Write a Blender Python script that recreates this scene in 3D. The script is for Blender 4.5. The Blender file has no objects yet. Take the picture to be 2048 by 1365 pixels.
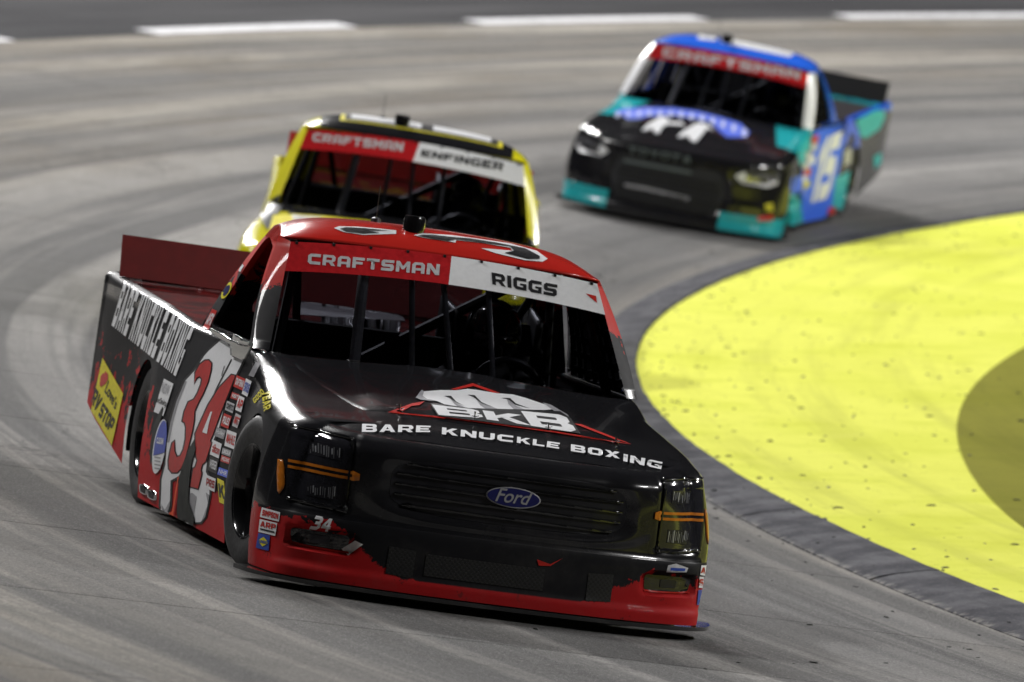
import bpy, bmesh, math, random
import numpy as np
from mathutils import Vector, Matrix
from mathutils.bvhtree import BVHTree
from mathutils.geometry import tessellate_polygon

random.seed(7)
scene = bpy.context.scene
col = scene.collection
rad = math.radians

# ------------------------------------------------------------------ camera
CAM_H, PITCH, ROLL, FPX = 4.0924, rad(-4.6845), rad(-1.9198), 13711.0
fwd = np.array([0, math.cos(PITCH), math.sin(PITCH)])
rgt = np.array([1.0, 0, 0])
dwn = np.cross(fwd, rgt)
c_, s_ = math.cos(ROLL), math.sin(ROLL)
CAM_X, CAM_D = c_ * rgt + s_ * dwn, -s_ * rgt + c_ * dwn
cd = bpy.data.cameras.new('camera')
cam = bpy.data.objects.new('camera', cd)
col.objects.link(cam)
cam.matrix_world = Matrix(((CAM_X[0], -CAM_D[0], -fwd[0], 0), (CAM_X[1], -CAM_D[1], -fwd[1], 0),
                           (CAM_X[2], -CAM_D[2], -fwd[2], CAM_H), (0, 0, 0, 1)))
cd.sensor_width = 36.0
cd.lens = 36.0 * FPX / 2048.0
cd.clip_start, cd.clip_end = 0.5, 3000
cd.dof.use_dof = True
cd.dof.focus_distance = 30.4
cd.dof.aperture_fstop = 3.6
scene.camera = cam
CAM_P = np.array([0, 0, CAM_H])

# ------------------------------------------------------------------ world, floodlights, exposure
w = bpy.data.worlds.new('World')
scene.world = w
w.use_nodes = True
nt = w.node_tree
bg = nt.nodes['Background']
sky = nt.nodes.new('ShaderNodeTexSky')
sky.sky_type = 'NISHITA'
sky.sun_disc = False
sky.sun_elevation = rad(-4)
sky.sun_rotation = rad(250)
nt.links.new(sky.outputs[0], bg.inputs[0])
bg.inputs[1].default_value = 0.03
scene.view_settings.view_transform = 'Standard'
scene.view_settings.look = 'None'
scene.view_settings.gamma = 1
scene.view_settings.exposure = 0.20
scene.render.engine = 'CYCLES'
scene.cycles.max_bounces = 8
scene.cycles.transparent_max_bounces = 12
scene.cycles.sample_clamp_indirect = 6

# floodlight racks on masts round the track: (x, y, base z, height, power W, rack width, aim x, aim y)
FLOODS = [
    (-20, 106, 2.0, 40, 46000, 20.0, 0, 40),
    (56, 72, 0.0, 34, 25000, 10.0, 0, 48),
    (-31, 42, 2.0, 36, 12000, 10.0, 0, 36),
    (44, 16, 0.0, 30, 10500, 10.0, 0, 45),
    (-24, 128, 2.0, 25, 15000, 14.0, 0, 40),
]

# ------------------------------------------------------------------ helpers
def link(name, me, parent=None, **props):
    o = bpy.data.objects.new(name, me)
    col.objects.link(o)
    if parent is not None:
        o.parent = parent
    for k, v in props.items():
        o[k] = v
    return o

def mesh(name, verts, faces, mat, parent=None, smooth=True, weld=False, sharp=None, **props):
    me = bpy.data.meshes.new(name)
    me.from_pydata([tuple(map(float, v)) for v in verts], [], faces)
    if weld:
        bm = bmesh.new(); bm.from_mesh(me)
        bmesh.ops.remove_doubles(bm, verts=bm.verts, dist=1e-5)
        bmesh.ops.recalc_face_normals(bm, faces=bm.faces)
        bm.to_mesh(me); bm.free()
    if mat is not None:
        for m in (mat if isinstance(mat, (list, tuple)) else [mat]):
            me.materials.append(m)
    if smooth:
        me.polygons.foreach_set('use_smooth', [True] * len(me.polygons))
        if sharp:
            me.set_sharp_from_angle(angle=rad(sharp))
    me.update()
    return link(name, me, parent, **props)

def empty(name, **props):
    return link(name, None, None, **props)

def grid(nu, nv, f):
    """f(u in 0..1, v in 0..1) -> xyz"""
    V = [f(i / (nu - 1), j / (nv - 1)) for j in range(nv) for i in range(nu)]
    F = [(j * nu + i, j * nu + i + 1, (j + 1) * nu + i + 1, (j + 1) * nu + i) for j in range(nv - 1) for i in range(nu - 1)]
    return V, F

class MB:
    def __init__(s): s.v, s.f = [], []
    def add(s, V, F):
        n = len(s.v); s.v += [tuple(map(float, p)) for p in V]; s.f += [tuple(i + n for i in f) for f in F]; return s
    def box(s, a, b):
        x0, y0, z0 = a; x1, y1, z1 = b
        V = [(x0, y0, z0), (x1, y0, z0), (x1, y1, z0), (x0, y1, z0), (x0, y0, z1), (x1, y0, z1), (x1, y1, z1), (x0, y1, z1)]
        return s.add(V, [(0, 3, 2, 1), (4, 5, 6, 7), (0, 1, 5, 4), (1, 2, 6, 5), (2, 3, 7, 6), (3, 0, 4, 7)])
    def tube(s, pts, r, n=8, cap=True):
        P = [np.array(p, float) for p in pts]; V = []; F = []
        R = r if isinstance(r, (list, tuple)) else [r] * len(P)
        for i, p in enumerate(P):
            t = P[min(i + 1, len(P) - 1)] - P[max(i - 1, 0)]; t = t / (np.linalg.norm(t) + 1e-9)
            a = np.cross(t, [0, 0, 1.0])
            if np.linalg.norm(a) < .05: a = np.cross(t, [0, 1.0, 0])
            a /= np.linalg.norm(a); b = np.cross(t, a)
            for k in range(n):
                q = 2 * math.pi * k / n; V.append(p + R[i] * (math.cos(q) * a + math.sin(q) * b))
        for i in range(len(P) - 1):
            for k in range(n):
                F.append((i * n + k, i * n + (k + 1) % n, (i + 1) * n + (k + 1) % n, (i + 1) * n + k))
        if cap:
            F.append(tuple(range(n - 1, -1, -1))); F.append(tuple((len(P) - 1) * n + k for k in range(n)))
        return s.add(V, F)
    def lathe(s, prof, centre, n=40, axis='y'):
        """prof: list of (radius, offset along axis)"""
        V = []; F = []
        for (r, a) in prof:
            for k in range(n):
                q = 2 * math.pi * k / n; cc, ss = r * math.cos(q), r * math.sin(q)
                p = (cc, a, ss) if axis == 'y' else (cc, ss, a)
                V.append((centre[0] + p[0], centre[1] + p[1], centre[2] + p[2]))
        m = len(prof)
        for i in range(m - 1):
            for k in range(n):
                F.append((i * n + k, i * n + (k + 1) % n, (i + 1) * n + (k + 1) % n, (i + 1) * n + k))
        return s.add(V, F)
    def obj(s, name, mat, parent=None, smooth=True, sharp=35, weld=True, bevel=0, **props):
        o = mesh(name, s.v, s.f, mat, parent, smooth, weld, sharp, **props)
        if bevel:
            m = o.modifiers.new('bevel', 'BEVEL'); m.width = bevel; m.segments = 2; m.limit_method = 'ANGLE'
        return o

def pch(xs, ys):
    xs, ys = np.array(xs, float), np.array(ys, float)
    h = np.diff(xs); d = np.diff(ys) / h; m = np.zeros(len(xs)); m[0], m[-1] = d[0], d[-1]
    for i in range(1, len(xs) - 1):
        if d[i - 1] * d[i] > 0:
            w1, w2 = 2 * h[i] + h[i - 1], h[i] + 2 * h[i - 1]; m[i] = (w1 + w2) / (w1 / d[i - 1] + w2 / d[i])
    def f(x):
        x = np.clip(np.asarray(x, float), xs[0], xs[-1]); i = np.clip(np.searchsorted(xs, x) - 1, 0, len(xs) - 2)
        t = (x - xs[i]) / h[i]; t2, t3 = t * t, t ** 3
        return (2 * t3 - 3 * t2 + 1) * ys[i] + (t3 - 2 * t2 + t) * h[i] * m[i] + (-2 * t3 + 3 * t2) * ys[i + 1] + (t3 - t2) * h[i] * m[i + 1]
    return f

def sst(a, b, x):
    t = np.clip((np.asarray(x, float) - a) / (b - a), 0, 1); return t * t * (3 - 2 * t)

# ------------------------------------------------------------------ node expressions
class X:
    nt = None
    def __init__(s, sock): s.s = sock
    @staticmethod
    def m(op, *a, clamp=False):
        n = X.nt.nodes.new('ShaderNodeMath'); n.operation = op; n.use_clamp = clamp
        for i, v in enumerate(a):
            if isinstance(v, X): X.nt.links.new(v.s, n.inputs[i])
            else: n.inputs[i].default_value = v
        return X(n.outputs[0])
    def __add__(s, o): return X.m('ADD', s, o)
    def __radd__(s, o): return X.m('ADD', o, s)
    def __sub__(s, o): return X.m('SUBTRACT', s, o)
    def __rsub__(s, o): return X.m('SUBTRACT', o, s)
    def __mul__(s, o): return X.m('MULTIPLY', s, o)
    def __rmul__(s, o): return X.m('MULTIPLY', o, s)
    def __truediv__(s, o): return X.m('DIVIDE', s, o)
    def abs(s): return X.m('ABSOLUTE', s)
    def step(s, a, b):
        n = X.nt.nodes.new('ShaderNodeMapRange'); n.interpolation_type = 'SMOOTHSTEP'
        X.nt.links.new(s.s, n.inputs[0]); n.inputs[1].default_value = a; n.inputs[2].default_value = b
        return X(n.outputs[0])

def begin(name):
    m = bpy.data.materials.new(name); m.use_nodes = True; X.nt = m.node_tree
    return m, m.node_tree.nodes['Principled BSDF']

def coords(kind='Object'):
    tc = X.nt.nodes.new('ShaderNodeTexCoord'); sp = X.nt.nodes.new('ShaderNodeSeparateXYZ')
    X.nt.links.new(tc.outputs[kind], sp.inputs[0])
    return tc.outputs[kind], X(sp.outputs[0]), X(sp.outputs[1]), X(sp.outputs[2])

def vec(x, y, z):
    n = X.nt.nodes.new('ShaderNodeCombineXYZ')
    for i, v in enumerate((x, y, z)):
        if isinstance(v, X): X.nt.links.new(v.s, n.inputs[i])
        else: n.inputs[i].default_value = v
    return n.outputs[0]

def noise(vector, scale, detail=4, rough=.55, out='Fac', dist=0):
    n = X.nt.nodes.new('ShaderNodeTexNoise'); X.nt.links.new(vector, n.inputs['Vector'])
    n.inputs['Scale'].default_value = scale; n.inputs['Detail'].default_value = detail
    n.inputs['Roughness'].default_value = rough; n.inputs['Distortion'].default_value = dist
    return X(n.outputs[0])

def mix(fac, a, b):
    n = X.nt.nodes.new('ShaderNodeMix'); n.data_type = 'RGBA'
    if isinstance(fac, X): X.nt.links.new(fac.s, n.inputs[0])
    else: n.inputs[0].default_value = fac
    for i, v in ((6, a), (7, b)):
        if isinstance(v, tuple): n.inputs[i].default_value = (*v, 1)
        else: X.nt.links.new(v, n.inputs[i])
    return n.outputs[2]

def setc(b, c, rough=.5, metal=0, spec=.5, coat=0, coat_r=.05):
    if isinstance(c, tuple): b.inputs['Base Color'].default_value = (*c, 1)
    else: X.nt.links.new(c, b.inputs['Base Color'])
    if isinstance(rough, X): X.nt.links.new(rough.s, b.inputs['Roughness'])
    else: b.inputs['Roughness'].default_value = rough
    b.inputs['Metallic'].default_value = metal
    b.inputs['Specular IOR Level'].default_value = spec
    b.inputs['Coat Weight'].default_value = coat
    b.inputs['Coat Roughness'].default_value = coat_r

def bump(b, h, strength=.3, dist=.01):
    n = X.nt.nodes.new('ShaderNodeBump'); n.inputs['Strength'].default_value = strength; n.inputs['Distance'].default_value = dist
    X.nt.links.new(h.s, n.inputs['Height']); X.nt.links.new(n.outputs[0], b.inputs['Normal'])

_mats = {}
def flat(name, c, rough=.4, metal=0, spec=.3, coat=0, grain=.12, scale=40):
    if name in _mats: return _mats[name]
    m, b = begin(name); v, x, y, z = coords()
    n = noise(v, scale, 5)
    d = tuple(max(0, q * (1 - grain)) for q in c); l = tuple(min(1, q * (1 + grain)) for q in c)
    setc(b, mix(n.step(.3, .7), d, l), n * .1 + (rough - .05), metal, spec, coat)
    _mats[name] = m
    return m

RED, BLK, WHT, YEL = (.50, .022, .016), (.012, .012, .014), (.74, .75, .77), (.72, .66, .015)
def M(k):
    T = dict(
        white=lambda: flat('vinyl_white', WHT, .35, grain=.03), red=lambda: flat('vinyl_red', RED, .35),
        dred=lambda: flat('vinyl_dark_red', (.30, .012, .012), .4), black=lambda: flat('vinyl_black', (.015, .015, .017), .4),
        grey=lambda: flat('vinyl_grey', (.30, .30, .32), .4), yellow=lambda: flat('vinyl_yellow', (.70, .62, .02), .4),
        blue=lambda: flat('vinyl_blue', (.03, .07, .36), .4), teal=lambda: flat('vinyl_teal', (.02, .42, .46), .4, coat=.05),
        rblue=lambda: flat('vinyl_royal_blue', (.03, .14, .85), .4, coat=.05), lblue=lambda: flat('vinyl_light_blue', (.085, .15, .72), .4),
        orange=lambda: flat('amber_plastic', (.50, .15, .010), .3, coat=.6), navy=lambda: flat('vinyl_navy', (.012, .014, .10), .35),
        silver=lambda: flat('bare_metal', (.75, .75, .76), .22, metal=1), chrome=lambda: flat('chrome', (.85, .85, .87), .08, metal=1),
        darkmetal=lambda: flat('dark_metal', (.10, .10, .11), .4, metal=.8), gloss=lambda: flat('gloss_black', (.008, .008, .009), .16, coat=1),
        plastic=lambda: flat('black_plastic', (.014, .014, .015), .5), interior=lambda: flat('interior_black', (.02, .02, .022), .6),
        cage=lambda: flat('cage_grey', (.16, .16, .17), .45), rubberdark=lambda: flat('rubber_scuff', (.022, .024, .022), .65, grain=.5, scale=14),
        fog=lambda: flat('smoked_lens', (.02, .02, .025), .12, coat=1), suit=lambda: flat('race_suit', (.02, .02, .023), .75),
        helmet=lambda: flat('helmet_shell', (.02, .02, .022), .2, coat=1), glove=lambda: flat('glove_fabric', (.35, .37, .33), .8),
        lgrey=lambda: flat('vinyl_light_grey', (.48, .48, .50), .4), gold=lambda: flat('reflector_yellow', (.55, .5, .03), .45),
        dteal=lambda: flat('grille_badge_grey', (.10, .12, .12), .4),
    )
    return T[k]()

def paint(name, colour, rough=.22, coat=.4, matte=None):
    m, b = begin(name); v, x, y, z = coords()
    c = colour(v, x, y, z)
    fine = noise(v, 30, 4)
    rg = fine * .10 + (rough - .05)
    if matte: rg = rg + matte(v, x, y, z)
    setc(b, c, rg, 0, .30, coat, .04)
    if matte: X.nt.links.new((coat * (1.0 - matte(v, x, y, z) * 2.4)).s, b.inputs['Coat Weight']); X.nt.links.new((.30 - matte(v, x, y, z) * .60).s, b.inputs['Specular IOR Level'])
    return m

def thin_glass(name, tint=(.55, .57, .60), f0=.045):
    m = bpy.data.materials.new(name); m.use_nodes = True; n = m.node_tree; X.nt = n
    n.nodes.remove(n.nodes['Principled BSDF'])
    t = n.nodes.new('ShaderNodeBsdfTransparent'); t.inputs[0].default_value = (*tint, 1)
    g = n.nodes.new('ShaderNodeBsdfGlossy'); g.inputs['Roughness'].default_value = .03
    fr = n.nodes.new('ShaderNodeFresnel'); fr.inputs[0].default_value = 1.5
    mx = n.nodes.new('ShaderNodeMixShader')
    n.links.new(fr.outputs[0], mx.inputs[0]); n.links.new(t.outputs[0], mx.inputs[1]); n.links.new(g.outputs[0], mx.inputs[2])
    n.links.new(mx.outputs[0], n.nodes['Material Output'].inputs[0])
    return m

# ------------------------------------------------------------------ the track (a banked turn)
CX, CY, RK, BANK = 50.208, 47.2506, 49.718, math.tan(rad(7.1017))
def tz(r): return BANK * (r - RK)
def pol(r, deg, z): return (r * math.cos(rad(deg)), r * math.sin(rad(deg)), z)

def track_mat(name, asphalt):
    m, b = begin(name); v, x, y, z = coords()
    r = X.m('SQRT', x * x + y * y); a = X.m('ARCTAN2', y, x * -1.0) * 50.0     # arc metres
    sv = vec(r * 1.0, a * .10, 0.0); sv2 = vec(r * 3.2, a * .05 + r * .15, 4.0); sv3 = vec(r * .45, a * .055, 9.0)
    s1, s2, s3 = noise(sv, 1.3, 4, .6), noise(sv2, 1.0, 3, .55), noise(sv3, 1.0, 3, .5)
    big = noise(v, .25, 3)
    grainy = noise(v, 190, 3, .8); mid = noise(v, 22, 5, .7)
    if asphalt:
        c = mix(s1.step(.3, .75), (.030, .030, .033), (.070, .069, .072))
        c = mix(grainy.step(.45, .75) * .5, c, (.16, .16, .16))
        setc(b, c, .85, 0, .03)
    else:
        s4 = noise(vec(r * 1.9 + s3 * .8, a * .035, 17.0), 1.0, 4, .6); s5 = noise(vec(r * 6.0, a * .06, 3.0), 1.0, 3, .6)
        c = mix(s3.step(.38, .62), (.165, .163, .162), (.365, .352, .333))
        warm = ((r - 52.8) * .20).step(0, 1)
        c = mix(warm * .85, c, mix(s1.step(.38, .62), (.200, .172, .130), (.430, .392, .322)))
        near = ((r - 51.2) * -.6).step(0, 1) * (big.step(.3, .6))
        c = mix(near * .45, c, (.22, .19, .14))
        c = mix(s4.step(.45, .57) * .85, c, (.072, .072, .074))
        s6 = noise(vec(r * .8, a * .022, 31.0), 1.0, 5, .65)
        c = mix(s6.step(.50, .60) * .55, c, (.060, .060, .063))
        c = mix((1.0 - s6).step(.56, .68) * .40, c, (.36, .345, .32))
        stain = noise(vec(r * .55, a * .12, 41.0), 1.0, 5, .7)
        c = mix(stain.step(.50, .62) * warm * .60, c, (.135, .105, .066))
        c = mix(s5.step(.50, .70) * .45, c, (.06, .06, .062))
        c = mix(s2.step(.56, .68) * .45, c, (.32, .31, .295))
        c = mix(s1.step(.58, .74) * .40, c, (.06, .06, .062))
        blot = noise(v, 1.7, 6, .7)
        c = mix(blot.step(.50, .68) * .35, c, (.075, .072, .068))
        crk = X.nt.nodes.new('ShaderNodeTexVoronoi'); crk.feature = 'DISTANCE_TO_EDGE'; crk.inputs['Scale'].default_value = .42
        wv = X.nt.nodes.new('ShaderNodeVectorMath'); wv.operation = 'ADD'; nn_ = X.nt.nodes.new('ShaderNodeTexNoise'); nn_.inputs['Scale'].default_value = 2.5; X.nt.links.new(v, nn_.inputs['Vector']); X.nt.links.new(nn_.outputs['Color'], wv.inputs[0]); X.nt.links.new(v, wv.inputs[1]); X.nt.links.new(wv.outputs[0], crk.inputs['Vector'])
        c = mix((.010 - X(crk.outputs[0])).step(0, .008) * big.step(.45, .6) * .6, c, (.03, .03, .03))
        c = mix(mid.step(.40, .65) * .30, c, (.12, .12, .12))
        g2 = noise(v, 85, 2, .65)
        c = mix(g2.step(.50, .64) * .50, c, (.050, .050, .050)); c = mix((1.0 - g2).step(.54, .68) * .38, c, (.42, .41, .395))
        c = mix(noise(v, 34, 4, .7).step(.48, .66) * .30, c, (.07, .07, .07))
        c = mix(grainy.step(.42, .70) * .40, c, (.36, .35, .34))
        c = mix(noise(v, 95, 2, .5).step(.62, .75) * .7, c, (.06, .06, .06))
        c = mix(noise(v, 150, 1, .5).step(.74, .78) * .8, c, (.8, .8, .8))
        setc(b, c, mid * .15 + .78, 0, .03)
    bump(b, grainy + mid * .6, .5, .006)
    return m
CONC, ASPH = track_mat('track_concrete', False), track_mat('track_asphalt', True)

def ring(r0, r1, d0, d1, nr, nd, zf, rf=None):
    return grid(nd, nr, lambda u, v: pol((r0 + (r1 - r0) * v) if rf is None else rf(v, d0 + (d1 - d0) * u), d0 + (d1 - d0) * u,
                                         zf(r0 + (r1 - r0) * v)))
LOC = (CX, CY, 0)
def ground(name, V, F, mat, parent=None, **k):
    o = mesh(name, V, F, mat, parent, True, **k)
    if parent is None: o.location = LOC
    return o
V, F = ring(RK - .05, 60.0, 0, 360, 12, 361, lambda r: tz(r) - .03)
track = ground('track', V, F, CONC, kind='structure', label='banked concrete race track turn with rubber streaks')
V, F = ring(59.86, 67.0, 0, 360, 6, 361, lambda r: tz(r) + .003)
ground('outer_lane', V, F, ASPH, kind='structure', label='dark asphalt outer lane of the banked turn')
PER, J0 = 3.35, 197.15
jt = random.Random(3)
for k in range(-5, 21):                                       # concrete slabs between the radial joints
    a1 = J0 - PER * k - .008; a0 = J0 - PER * (k + 1) + .008
    V, F = ring(RK + .004, 59.852, a0, a1, 14, 7, lambda r: tz(r))
    nb = len(V)
    edge = [i for i in range(7)] + [j * 7 + 6 for j in range(1, 14)] + [13 * 7 + i for i in range(5, -1, -1)] + [j * 7 for j in range(12, 0, -1)]
    V = V + [(V[i][0], V[i][1], V[i][2] - .028) for i in edge]
    F = F + [(edge[i], edge[(i + 1) % len(edge)], nb + (i + 1) % len(edge), nb + i) for i in range(len(edge))]
    mesh('concrete_slab', V, F, CONC, track, True, sharp=40)
PM, pb = begin('lane_paint'); v_, x_, y_, z_ = coords()
pn = noise(v_, 6, 5, .7)
setc(pb, mix(pn.step(.42, .7) * .5, (.66, .66, .68), (.30, .30, .30)), .6)
for a1, a0 in ((162.6, 157.75), (154.65, 150.45), (147.85, 143.25), (140.45, 135.7), (132.9, 128.1)):
    V, F = ring(59.82, 60.14, a0, a1, 3, 14, lambda r: tz(r) + .008)
    mesh('lane_dash', V, F, PM, track)

# kerb and infield
KM, kb = begin('kerb_concrete'); v_, x_, y_, z_ = coords()
kn, kn2, kn3 = noise(v_, 3, 5, .65), noise(v_, 60, 4, .7), noise(v_, 9, 5, .7)
kc = mix(kn.step(.35, .7), (.055, .055, .064), (.125, .125, .136))
kc = mix(kn2.step(.5, .75) * .4, kc, (.22, .22, .23))
kc = mix(kn3.step(.68, .76) * .6, kc, (.03, .03, .032))
kr = X.m('SQRT', x_ * x_ + y_ * y_); ka = X.m('ARCTAN2', y_, x_ * -1.0) * 50.0
kc = mix(noise(vec(kr * 9.0, ka * .35, 1.0), 1.0, 5, .65).step(.50, .68) * .35, kc, (.035, .035, .038))
kc = mix(noise(v_, 26, 5, .75).step(.62, .70) * .55, kc, (.26, .255, .25))
kc = mix((kr - RK + .055).step(0, .05) * noise(v_, 14, 4, .7).step(.45, .6) * .7, kc, (.30, .29, .27))
setc(kb, kc, .85, 0, .03); bump(kb, kn2 + kn3, .6, .008)
def kerb_prof(wob):
    return [(RK - .0, -.03), (RK - .004, .004), (RK - .05, .018 + wob), (RK - .13, .034), (RK - .30, .053), (RK - .375, .054), (RK - .385, .02)]
kerb = empty('kerb', kind='structure', label='dark grey concrete kerb between track and yellow apron')
kerb.location = LOC
for k in range(-6, 25):
    span = PER
    a1 = J0 - .1 - PER * k - .015; a0 = a1 - PER + .03
    n = 14; V = []; F = []
    for i in range(n):
        a = a0 + (a1 - a0) * i / (n - 1)
        for j, (r, z) in enumerate(kerb_prof(0)):
            q = jt.uniform(-1, 1)
            dr = q * (.010 if j in (1, 2) else .001 if j < 5 else .007); dz = jt.uniform(-1, 1) * (.004 if j == 2 else .0006)
            V.append(pol(r + dr, a, z + (dz if 0 < j < 6 else 0)))
    m = 7
    F = [(i * m + j, i * m + j + 1, (i + 1) * m + j + 1, (i + 1) * m + j) for i in range(n - 1) for j in range(m - 1)]
    F += [tuple(range(m)), tuple((n - 1) * m + j for j in range(m - 1, -1, -1))]
    mesh('kerb_segment', V, F, KM, kerb, True, sharp=14)

def apron_mat(name, base, dark, spot_amt=.75):
    m, b = begin(name); v, x, y, z = coords()
    r = X.m('SQRT', x * x + y * y); a = X.m('ARCTAN2', y, x * -1.0) * 48.0
    big = noise(vec(r * .5, a * .14, 0.0), 1.2, 3, .5); med = noise(v, 2.2, 5, .6)
    c = mix(big.step(.5, .8) * .4 + med.step(.4, .8) * .3, base, dark)
    vo = X.nt.nodes.new('ShaderNodeTexVoronoi'); vo.inputs['Scale'].default_value = 5.2
    X.nt.links.new(v, vo.inputs['Vector'])
    spsel = X.nt.nodes.new('ShaderNodeSeparateXYZ'); X.nt.links.new(vo.outputs['Color'], spsel.inputs[0])
    d = X(vo.outputs['Distance']) + noise(v, 40, 3) * .10 - .05
    size = X(spsel.outputs[0]) * .120
    spots = (size - d).step(-.01, .035)
    vo2 = X.nt.nodes.new('ShaderNodeTexVoronoi'); vo2.inputs['Scale'].default_value = 9.0
    X.nt.links.new(v, vo2.inputs['Vector'])
    s2 = X.nt.nodes.new('ShaderNodeSeparateXYZ'); X.nt.links.new(vo2.outputs['Color'], s2.inputs[0])
    spots2 = ((X(s2.outputs[1]) - .40) * .30 - (X(vo2.outputs['Distance']) + noise(v, 60, 2) * .1 - .05)).step(-.01, .05)
    c = mix(spots * (noise(v, 5, 2).step(.25, .6) * .55 + .32) * spot_amt, c, (.12, .12, .02))
    c = mix(spots2 * .5 * spot_amt, c, (.14, .14, .03))
    sc = noise(vec(r * 2.2, a * .10, 2.0), 1.0, 5, .65)
    c = mix(sc.step(.48, .64) * .45, c, tuple(q * .62 for q in base))
    c = mix(noise(v, .55, 4, .6).step(.45, .62) * .30, c, tuple(q * t for q, t in zip(base, (.72, .78, .30))))
    c = mix(noise(v, 1.1, 5, .65).step(.60, .76) * .40, c, dark)
    c = mix(noise(v, 70, 4, .7).step(.5, .72) * .22, c, tuple(q * .5 for q in base))
    c = mix(noise(v, 10, 5, .75).step(.56, .68) * .34, c, tuple(q * .55 for q in base))
    setc(b, c, .8, 0, .02)
    bump(b, noise(v, 90, 4, .7), .25, .004)
    return m
APY = apron_mat('apron_yellow_paint', (.69, .71, .118), (.50, .52, .050))
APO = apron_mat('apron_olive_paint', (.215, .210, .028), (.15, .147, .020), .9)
V, F = ring(20, RK - .36, 0, 360, 16, 361, lambda r: .030)
ground('apron', V, F, APY, kind='structure', label='bright yellow painted infield apron inside the kerb')
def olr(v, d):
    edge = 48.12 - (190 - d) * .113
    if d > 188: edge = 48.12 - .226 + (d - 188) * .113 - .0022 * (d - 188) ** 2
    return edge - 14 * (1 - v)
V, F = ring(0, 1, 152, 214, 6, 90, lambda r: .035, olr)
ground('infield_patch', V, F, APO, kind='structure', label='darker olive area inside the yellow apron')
GM = flat('outer_ground_gravel', (.09, .09, .085), .9, scale=3)
V, F = ring(66.9, 460, 0, 360, 4, 181, lambda r: 2.0)
ground('ground', V, F, GM, kind='structure', label='level ground outside the track')

# small crumbs of tyre rubber on the apron, kerb and track edge
mb = MB(); rr = random.Random(11)
for i in range(1300):
    a = rr.uniform(150, 205); side = rr.random()
    if side < .7:
        r = RK - .42 - rr.random() ** 1.6 * 4.5; z0 = .030
        if r < olr(1, a) + .05: z0 = .036
    elif side < .85: r = RK - rr.uniform(.08, .34); z0 = .046 if RK - r > .2 else .03
    else: r = RK + rr.random() ** 2 * 3.5 + .05; z0 = tz(r)
    x0, y0, _ = pol(r, a, 0); s = rr.uniform(.004, .012); l = s * rr.uniform(1, 3.0); q = rr.uniform(0, 6.3); h = s * rr.uniform(.4, .8)
    cq, sq = math.cos(q), math.sin(q)
    base = [(l, .3 * s), (.3 * l, s), (-.8 * l, .7 * s), (-l, -.4 * s), (-.1 * l, -s), (.7 * l, -.8 * s)]
    B = [(x0 + cq * a_ - sq * b_, y0 + sq * a_ + cq * b_, z0) for a_, b_ in base]
    T = [(x0 + .6 * (cq * a_ - sq * b_), y0 + .6 * (sq * a_ + cq * b_), z0 + h) for a_, b_ in base]
    mb.add(B + T, [tuple(range(6, 12))] + [(k, (k + 1) % 6, 6 + (k + 1) % 6, 6 + k) for k in range(6)])
o = mb.obj('rubber_crumbs', M('rubberdark'), None, True, 30, weld=False, kind='stuff', label='scattered dark crumbs of tyre rubber on yellow apron', category='rubber crumbs')
o.location = LOC

# ------------------------------------------------------------------ floodlight masts
EM = bpy.data.materials.new('lamp_lens'); EM.use_nodes = True
EM.node_tree.nodes['Principled BSDF'].inputs['Emission Color'].default_value = (1, .97, .92, 1)
EM.node_tree.nodes['Principled BSDF'].inputs['Emission Strength'].default_value = 30
MAST = flat('galvanised_steel', (.35, .36, .37), .5, metal=.7)
FL = ['behind the trucks, on the outside of the turn', 'across the infield beyond the yellow apron', 'left of the trucks, outside the turn',
      'right of the camera, on the infield', 'lowest and farthest away, behind the trucks outside the turn']
for i, (x, y, zb, h, pw, wd, ax, ay) in enumerate(FLOODS):
    t = empty('floodlight_mast', label='tall steel floodlight mast ' + FL[i], category='floodlight mast', group='floodlight masts round the track')
    t.location = (x, y, zb if zb else .025); t.rotation_euler.z = math.atan2(ay - y, ax - x)
    MB().tube([(0, 0, 0), (0, 0, h * .5), (0, 0, h + 1.2)], [.34, .26, .16], 14).obj('pole', MAST, t)
    b = MB()
    for zz in (h - .9, h + .9): b.box((.02, -wd / 2, zz - .08), (.18, wd / 2, zz + .08))
    b.obj('crossbar', MAST, t)
    dist = math.hypot(ax - x, ay - y); tilt = math.atan2(h, dist)
    for row in (h - .9, h + .9):
        for k in range(8):
            yy = -wd / 2 + .5 + k * (wd - 1) / 7
            lh = MB().lathe([(.05, -.22), (.30, -.16), (.36, .16), (.34, .165)], (0, 0, 0), 16, 'z').obj('lamp_head', MAST, t)
            ln = MB().lathe([(.0, .15), (.34, .15)], (0, 0, 0), 16, 'z').obj('lamp_lens', EM, lh)
            lh.location = (.42, yy, row); lh.rotation_euler = (0, math.pi / 2 + tilt, 0)
    ld = bpy.data.lights.new('floodlight', 'AREA'); ld.shape = 'RECTANGLE'; ld.size = wd; ld.size_y = 2.6; ld.energy = pw
    ld.color = (1, .985, .975)
    lo = bpy.data.objects.new('floodlight', ld); col.objects.link(lo); lo.parent = t
    lo.location = (.75, 0, h)
    lo.rotation_euler = (0, -(math.pi / 2 - tilt), 0)
    # area lamp shines along its local -Z; turn it so that it points along +X and down
    dvec = Vector((math.cos(tilt), 0, -math.sin(tilt)))
    lo.rotation_euler = dvec.to_track_quat('-Z', 'Y').to_euler()

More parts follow.
